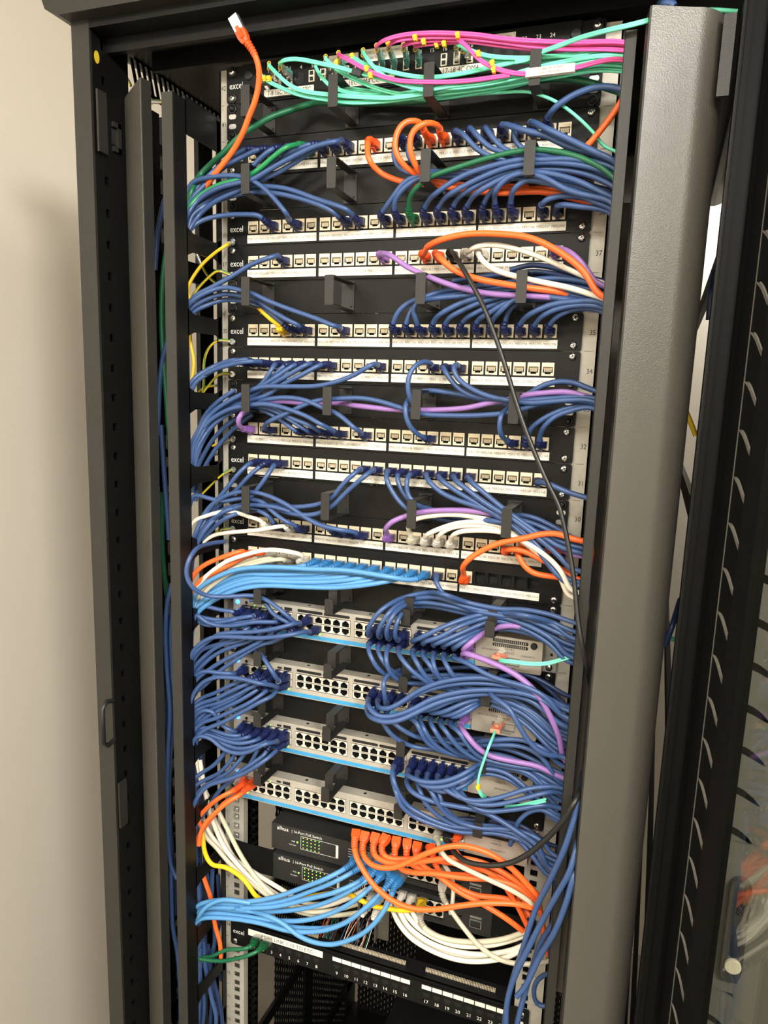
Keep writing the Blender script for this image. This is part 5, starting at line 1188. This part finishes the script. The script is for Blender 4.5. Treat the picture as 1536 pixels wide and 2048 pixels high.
# --- fibre leads: two strands each
def fibre(col, label, pts, D=50, sep=2.6, rad=.00145, end='r', clips=(), plug=False, sleeve=None):
    px = []
    for p in pts.split():
        q = p.split(','); px.append((float(q[0]), float(q[1]), (float(q[2]) if len(q) > 2 else D) / 1000))
    P = [at(a, b, -y) for a, b, y in px]
    if end == 'r': a, b, y = px[-1]; P.append(at(edgeR(b + 3) + 14, b + 3, -y))
    S = spline(P)
    r = empty('fibre_patch_cable', S[0], label, 'fibre optic cable', 'fibre optic patch cables')
    off = -S[0]
    for k in (-.5, .5):
        mb = MB(); mb.tube([p + Vector((0, k * .0012, k * sep / 1000)) + off for p in S], rad, 6); mb.build('strand', JM[col], r)
    if plug:
        for k in (-.5, .5):
            mb = MB(); a = Vector((0, 0, k * .0052)); t = (P[0] - P[1]).normalized()
            tgt = at(plug[0], plug[1], -.008) + Vector((0, 0, k * .0052))
            q0 = S[0] + a; d = (tgt - q0)
            mb.tube([q0 + off, q0 + d * .35 + off, q0 + d * .55 + off], lambda i: (.0013, .0021, .0026)[i], 8); mb.build('strain_relief', 'clear', r)
            mb = MB(); mb.obox(q0 + d * .5 + off, tgt + off, .0046, .0046); mb.build('lc_plug', 'aquaplug' if col == 'm' or k > 0 else 'clear', r)
            mb = MB(); n = 12; c = q0 + off + d * .05
            mb.tube([c + Vector((.0024 * math.cos(i * 2 * math.pi / n), 0, .0024 * math.sin(i * 2 * math.pi / n))) for i in range(n + 1)], .0005, 6); mb.build('colour_ring', 'clipY', r)
    for c in clips:
        p = at(c[0], c[1], -(c[2] if len(c) > 2 else D) / 1000 - .0012) + off
        mb = MB(); mb.box(p.x - .0018, p.x + .0018, p.y - .0022, p.y + .0022, p.z - .0031, p.z + .0031); mb.box(p.x - .0027, p.x + .0013, p.y - .0028, p.y - .0016, p.z - .0010, p.z + .0022); mb.build('yellow_clip', 'clipY', r)
    if sleeve:
        a, b, mt, txt = sleeve; p, q = at(a[0], a[1], -D / 1000 - .0012) + off, at(b[0], b[1], -D / 1000 - .0012) + off
        mb = MB(); mb.obox(p, q, .0055 if mt == 'label' else .0062, .0082 if mt == 'label' else .0070); sl = mb.build('cable_sleeve', mt, r)
        if txt:
            o = text([(txt[0], 0, .0008, .0030, 1, 'c'), (txt[1], 0, -.0028, .0030, 1, 'c')], 'ink', 'printed_text', sl, (p + q) / 2 + Vector((0, -.0034, 0)))
            o.rotation_euler = (0, -math.atan2(q.z - p.z, q.x - p.x), 0)
    return r
fibre('a', 'aqua fibre pair from adapter 1 at the far left, lowest of the aqua bundle', '515,142,44 527,156 542,166 568,178 600,190 646,198 700,205 760,203 800,199 849,192 880,188 955,179 1060,162 1120,152 1200,140', 52, clips=((530, 158), (539, 158)), plug=(537, 172))
fibre('a', 'aqua fibre pair from adapter 2, second lowest of the aqua bundle', '537,130,46 556,150 576,168 602,181 653,189 737,195 783,196 850,187 900,178 970,170 1060,152 1130,140 1200,128', 56, plug=(556, 160))
fibre('a', 'aqua fibre pair arching above the port numbers 3 and 4', '559,130,46 563,122 580,118 602,119 636,126 669,133 708,143 760,156 800,166 850,174 900,176 960,170 1060,150 1200,118', 60, plug=(582, 152), sleeve=((706, 143), (724, 148), 'blk', None))
fibre('a', 'aqua fibre pair from adapter 7 dipping down right to the middle label', '650,116,44 662,130 686,147 720,163 754,177 800,188 850,186 940,172 1040,158 1200,134', 48, plug=(668, 150), clips=((675, 126),))
fibre('a', 'aqua fibre pair hanging down beside the second ring', '630,130,40 636,145 648,160 660,172 700,186 770,190 850,182 930,172 1040,148 1200,124', 42)
fibre('a', 'aqua fibre pair beginning at adapter 10, above the 9-16 label', '725,103,44 737,121 756,143 783,161 818,173 850,180 900,172 980,162 1070,136 1200,112', 62, plug=(742, 140))
fibre('a', 'aqua fibre pair crossing behind the white core label', '703,113,40 728,128 765,139 800,148 850,155 906,150 976,136 1058,118 1110,112 1200,102', 54, clips=((705, 113, 40),))
fibre('a', 'aqua fibre pair from adapter 17, running straight to the fourth ring', '912,88,44 920,90 941,101 976,112 1058,116 1095,113 1156,110 1200,100', 56, plug=(913, 115))
fibre('a', 'aqua fibre pair from adapter 18, just below its neighbour', '925,96,40 945,104 980,120 1058,122 1100,122 1150,116 1200,108', 50, plug=(940, 112))
fibre('a', 'aqua fibre pair rising across the right upright to the top corner', '1030,124,60 1060,118 1083,104,64 1117,92,72 1156,77,84 1214,61,104 1262,50,112 1300,40,108', 60, end='N')
fibre('a', 'aqua fibre pair along the top of the thick dark green cable', '678,176,30 720,180 790,190 850,198 930,190 1010,176 1090,156 1150,146 1210,134', 34)
fibre('m', 'pink fibre pair from adapter 11, leading the pink arch', '752,94,50 765,82 800,71 853,66 916,67 958,70 1000,76 1039,80 1117,84 1175,84 1230,83', 64, clips=((916, 71, 66), (831, 76)), plug=(766, 125))
fibre('m', 'pink fibre pair from adapter 12, second in the pink arch', '776,92,48 790,82 830,76 880,74 930,76 1000,84 1060,92 1130,98 1200,98', 60, clips=((777, 88, 50), (848, 84)), plug=(790, 130))
fibre('m', 'pink fibre pair from adapter 13, third in the pink arch', '806,92,46 820,86 850,82 900,80 950,84 1010,92 1070,96 1140,94 1215,88', 56, clips=((889, 88),), plug=(815, 126))
fibre('m', 'pink fibre pair from adapter 14, lowest in the pink arch', '830,92,46 850,89 880,86 930,84 990,86 1050,98 1120,102 1200,104', 52, clips=((874, 90),), plug=(840, 124))
fibre('m', 'pink fibre pair crossing the aqua ones near adapter 8', '676,109,44 690,116 703,123 734,140 754,149 790,160 850,164 930,162 1020,150', 66, clips=((734, 138), (742, 151)), end='N', plug=(688, 130))
fibre('m', 'pink fibre pair dropping from the arch into the white printed sleeve', '915,78,62 929,88 941,101 958,119 980,132 1000,140 1019,145 1048,148 1082,146 1150,136 1195,124 1228,118', 66, clips=((957, 108), (985, 127), (988, 140)), sleeve=((1052, 148), (1150, 136), 'label', ('TH FIBRE FROM MER2', 'S FOR LYRA WARDS')))
cable('a', None, 'R', 40, '900,194,22 960,188,30 1006,185,38 1040,183 1062,184 1086,192 1110,202 1140,222 1170,248 1195,275,46 1208,295,46', 'single aqua fibre drooping from the bundle down across the right ear', rad=.0018, tail=True, cat='fibre optic cable', name='fibre_patch_cable')
# aqua leads at the network modules
def sfp_lead(label, tab, pts, D, clipat=None):
    r = fibre('a', label, pts, D, sep=2.2, end='N', clips=(clipat,) if clipat else ())
    off = -Vector(r.location)
    a, b = tab; p = at(a[0], a[1], -.024); q = at(b[0], b[1], -(.044 if b[1] - a[1] < 12 else .060))
    mb = MB(); mb.obox(p + off, q + off, .0120, .0044); mb.obox(p + off + Vector((0, 0, .0030)), p.lerp(q, .7) + off + Vector((0, 0, .0030)), .0044, .003); mb.build('pull_tab', 'salmon', r)
    mb = MB(); mb.obox(p + off + Vector((0, .006, .0012)), p.lerp(q, .55) + off + Vector((0, 0, .0012)), .0085, .0070); mb.build('duplex_plug', 'clear', r)
sfp_lead('aqua fibre pair with salmon tab in the topmost network module', ((1006, 1310), (992, 1315)), '1000,1320,54 1006,1322,60 1023,1323 1060,1328 1095,1327 1120,1320 1146,1312,60', 62)
sfp_lead('aqua fibre pair with salmon tab hanging from the second network module', ((1000, 1445), (990, 1462)), '990,1463,60 986,1474,74 979,1490 968,1520 957,1555 955,1575 962,1590 972,1594,70', 88, (957, 1574, 90))
fibre('a', 'short piece of aqua fibre between blue cables above the lowest module', '1010,1614,60 1035,1613 1065,1606 1092,1600', 70, end='N')
# --- earth wires at the ear screws
def earth(label, pts, D=20, green=True, rad=.0017):
    px = []
    for p in pts.split():
        q = p.split(','); px.append((float(q[0]), float(q[1]), (float(q[2]) if len(q) > 2 else D) / 1000))
    S = spline([at(a, b, -y) for a, b, y in px])
    mb = MB(); mb.tube(S, rad, 8, 0); r = mb.build('earth_wire', 'earthY'); tag(r, label, 'earth wire', 'yellow and green earth wires')
    if green:
        off = Vector((rad * .35, -rad * .35, rad * .55)); mb = MB(); mb.tube([p + off for p in S], rad * .72, 6, 0); mb.build('green_stripe', 'earthG', r)
    mb = MB(); mb.tube([S[0], S[0].lerp(S[min(3, len(S) - 1)], 1)], rad * 1.35, 8); mb.lathe(S[0] + Vector((.002, .001, 0)), (0, -1, 0), [(0, .004), (.0012, .004)], 12); mb.build('ring_terminal', 'zinc', r)
earth('plain yellow wire from the screw below MER2/025 curving far down left', '462,485,8 450,492 432,504 405,528 390,548 377,572 375,590 384,605 380,640 382,690 388,720 384,760 380,775', 40, False, .0022)
earth('yellow green wire from the lower ear screw of MER2/049', '461,550,8 448,544 435,541 420,552 400,572 386,590 382,600', 14)
earth('yellow green wire from the lower ear screw of MER2/073', '461,683,6 448,680 432,682 415,700 408,725 408,760 405,790 398,800', 10)
earth('yellow green wire from the lower ear screw of MER2/097', '461,748,6 450,746 436,750 418,770 405,786 398,800', 14)
earth('yellow wire tip at the lower ear screw of MER2/121', '463,879,6 452,880 438,886 425,892', 8, False)
earth('yellow green wire from the lower ear screw of MER2/145', '464,939,6 452,944 436,956 418,974 402,990', 14)
earth('yellow green wire from the lower ear screw of MER2/169', '463,1057,6 452,1057 438,1060 428,1068', 10)
earth('thin yellow wire crossing behind the rail beside MER2/049', '440,507,-30 425,513 410,512 395,505 384,500', -30, False)
earth('thin yellow wire slanting down behind the rail beside MER2/061', '392,505,-20 402,528 415,552 425,562 436,570', -25)
earth('yellow green wire deep behind the left opening at the fourth manager', '446,768,-20 425,772 405,776 392,790', -20)
earth('yellow wire looping deep behind the left opening beside MER2/145', '446,905,-20 428,908 418,918 414,940 412,960', -20)
earth('yellow green wire inside the top left corner running down to the left cover', '205,90,-20 222,110 238,130 250,150 262,172', -30, True, .0020)
earth('yellow green wire crossing the bright gap beside the left cover', '300,203,-20 315,202 330,206', -20, True, .0020)
cable('y', None, 'N', -40, '1372,822 1380,842 1392,872', 'olive yellow cable end in the gap behind the right grey cover', rad=.0030, tail=False)
cable('n', None, 'N', 30, '1428,545,-20 1422,590 1418,640', 'dark blue cable in the gap behind the right cover, upper', rad=.0034, tail=False)
cable('n', None, 'N', 30, '1360,1200,-20 1345,1250 1330,1290', 'dark blue cable in the gap behind the right cover, lower', rad=.0034, tail=False)
cable('a', None, 'N', -10, '1328,1276 1345,1278 1352,1279', 'short aqua end crossing the gap behind the right cover', rad=.0030, tail=False, cat='fibre optic cable', name='fibre_patch_cable')
cable('a', None, 'N', 30, '1395,22,0 1430,20 1475,23', 'aqua fibre passing over the top of the right grey cover', rad=.0022, tail=False, cat='fibre optic cable', name='fibre_patch_cable')
cable('b', None, 'N', 30, '1318,12,0 1328,6 1342,6 1348,14', 'blue cable arch peeping over the top of the right grey cover', rad=.0045, tail=False)
# twisted pairs fanned out on the punch down board
rr = random.Random(3); tw = MB()
for i in range(30):
    x = -.11 + .10 * rr.random() if i < 34 else .02 + .03 * rr.random(); y = .016 + .02 * rr.random(); z = zp + .047
    p = [Vector((x + rr.uniform(-.012, .012), y + .05 + .02 * rr.random(), z + rr.uniform(-.004, .01))), Vector((x + rr.uniform(-.006, .006), y + .025, z + .012 + .008 * rr.random())), Vector((x, y, z + .006)), Vector((x + rr.uniform(-.002, .002), .0125, z + .001))]
    tw.tube(spline(p, .004), .00055, 5, i % 5)
o = tw.build('wire_pairs', ['wht', mat('wire_orange', (200, 90, 50), .5), mat('wire_brown', (110, 70, 50), .5), JM['g'], JM['b']]); tag(o, 'tangle of thin twisted wire pairs on the board of the punch down panel', 'wires', kind='stuff')

# ------------------------------------------------------------ light
def area(name, loc, target, sx, sy, power, col):
    l = bpy.data.lights.new(name, 'AREA'); l.shape = 'RECTANGLE'; l.size = sx; l.size_y = sy; l.energy = power; l.color = col
    o = bpy.data.objects.new(name, l); COL.objects.link(o); o.location = loc
    o.rotation_euler = (Vector(target) - Vector(loc)).to_track_quat('-Z', 'Y').to_euler(); return o
LC = (1, .965, .905)
area('ceiling_light_left', (-.6, -1.9, 2.46), (-.6, -1.9, 0), .6, .3, 24, LC)
area('ceiling_light_middle', (.65, -1.95, 2.46), (.65, -1.95, 0), .8, .3, 44, LC)
area('ceiling_light_right', (1.42, -1.75, 2.42), (-.5, .2, 1.5), .35, .4, 62, LC)
area('back_wall_fill', (.75, 1.28, 2.46), (.75, 1.28, 0), .6, .2, 15, LC)  # added lamp, brightens the back wall visible through the right gap
w = bpy.data.worlds.new('world'); bpy.context.scene.world = w; w.use_nodes = True
w.node_tree.nodes['Background'].inputs[0].default_value = (1, .95, .88, 1); w.node_tree.nodes['Background'].inputs[1].default_value = .05
vs = bpy.context.scene.view_settings
vs.view_transform = 'Standard'; vs.look = 'None'; vs.gamma = 1; vs.exposure = 0.36
vs.use_curve_mapping = False
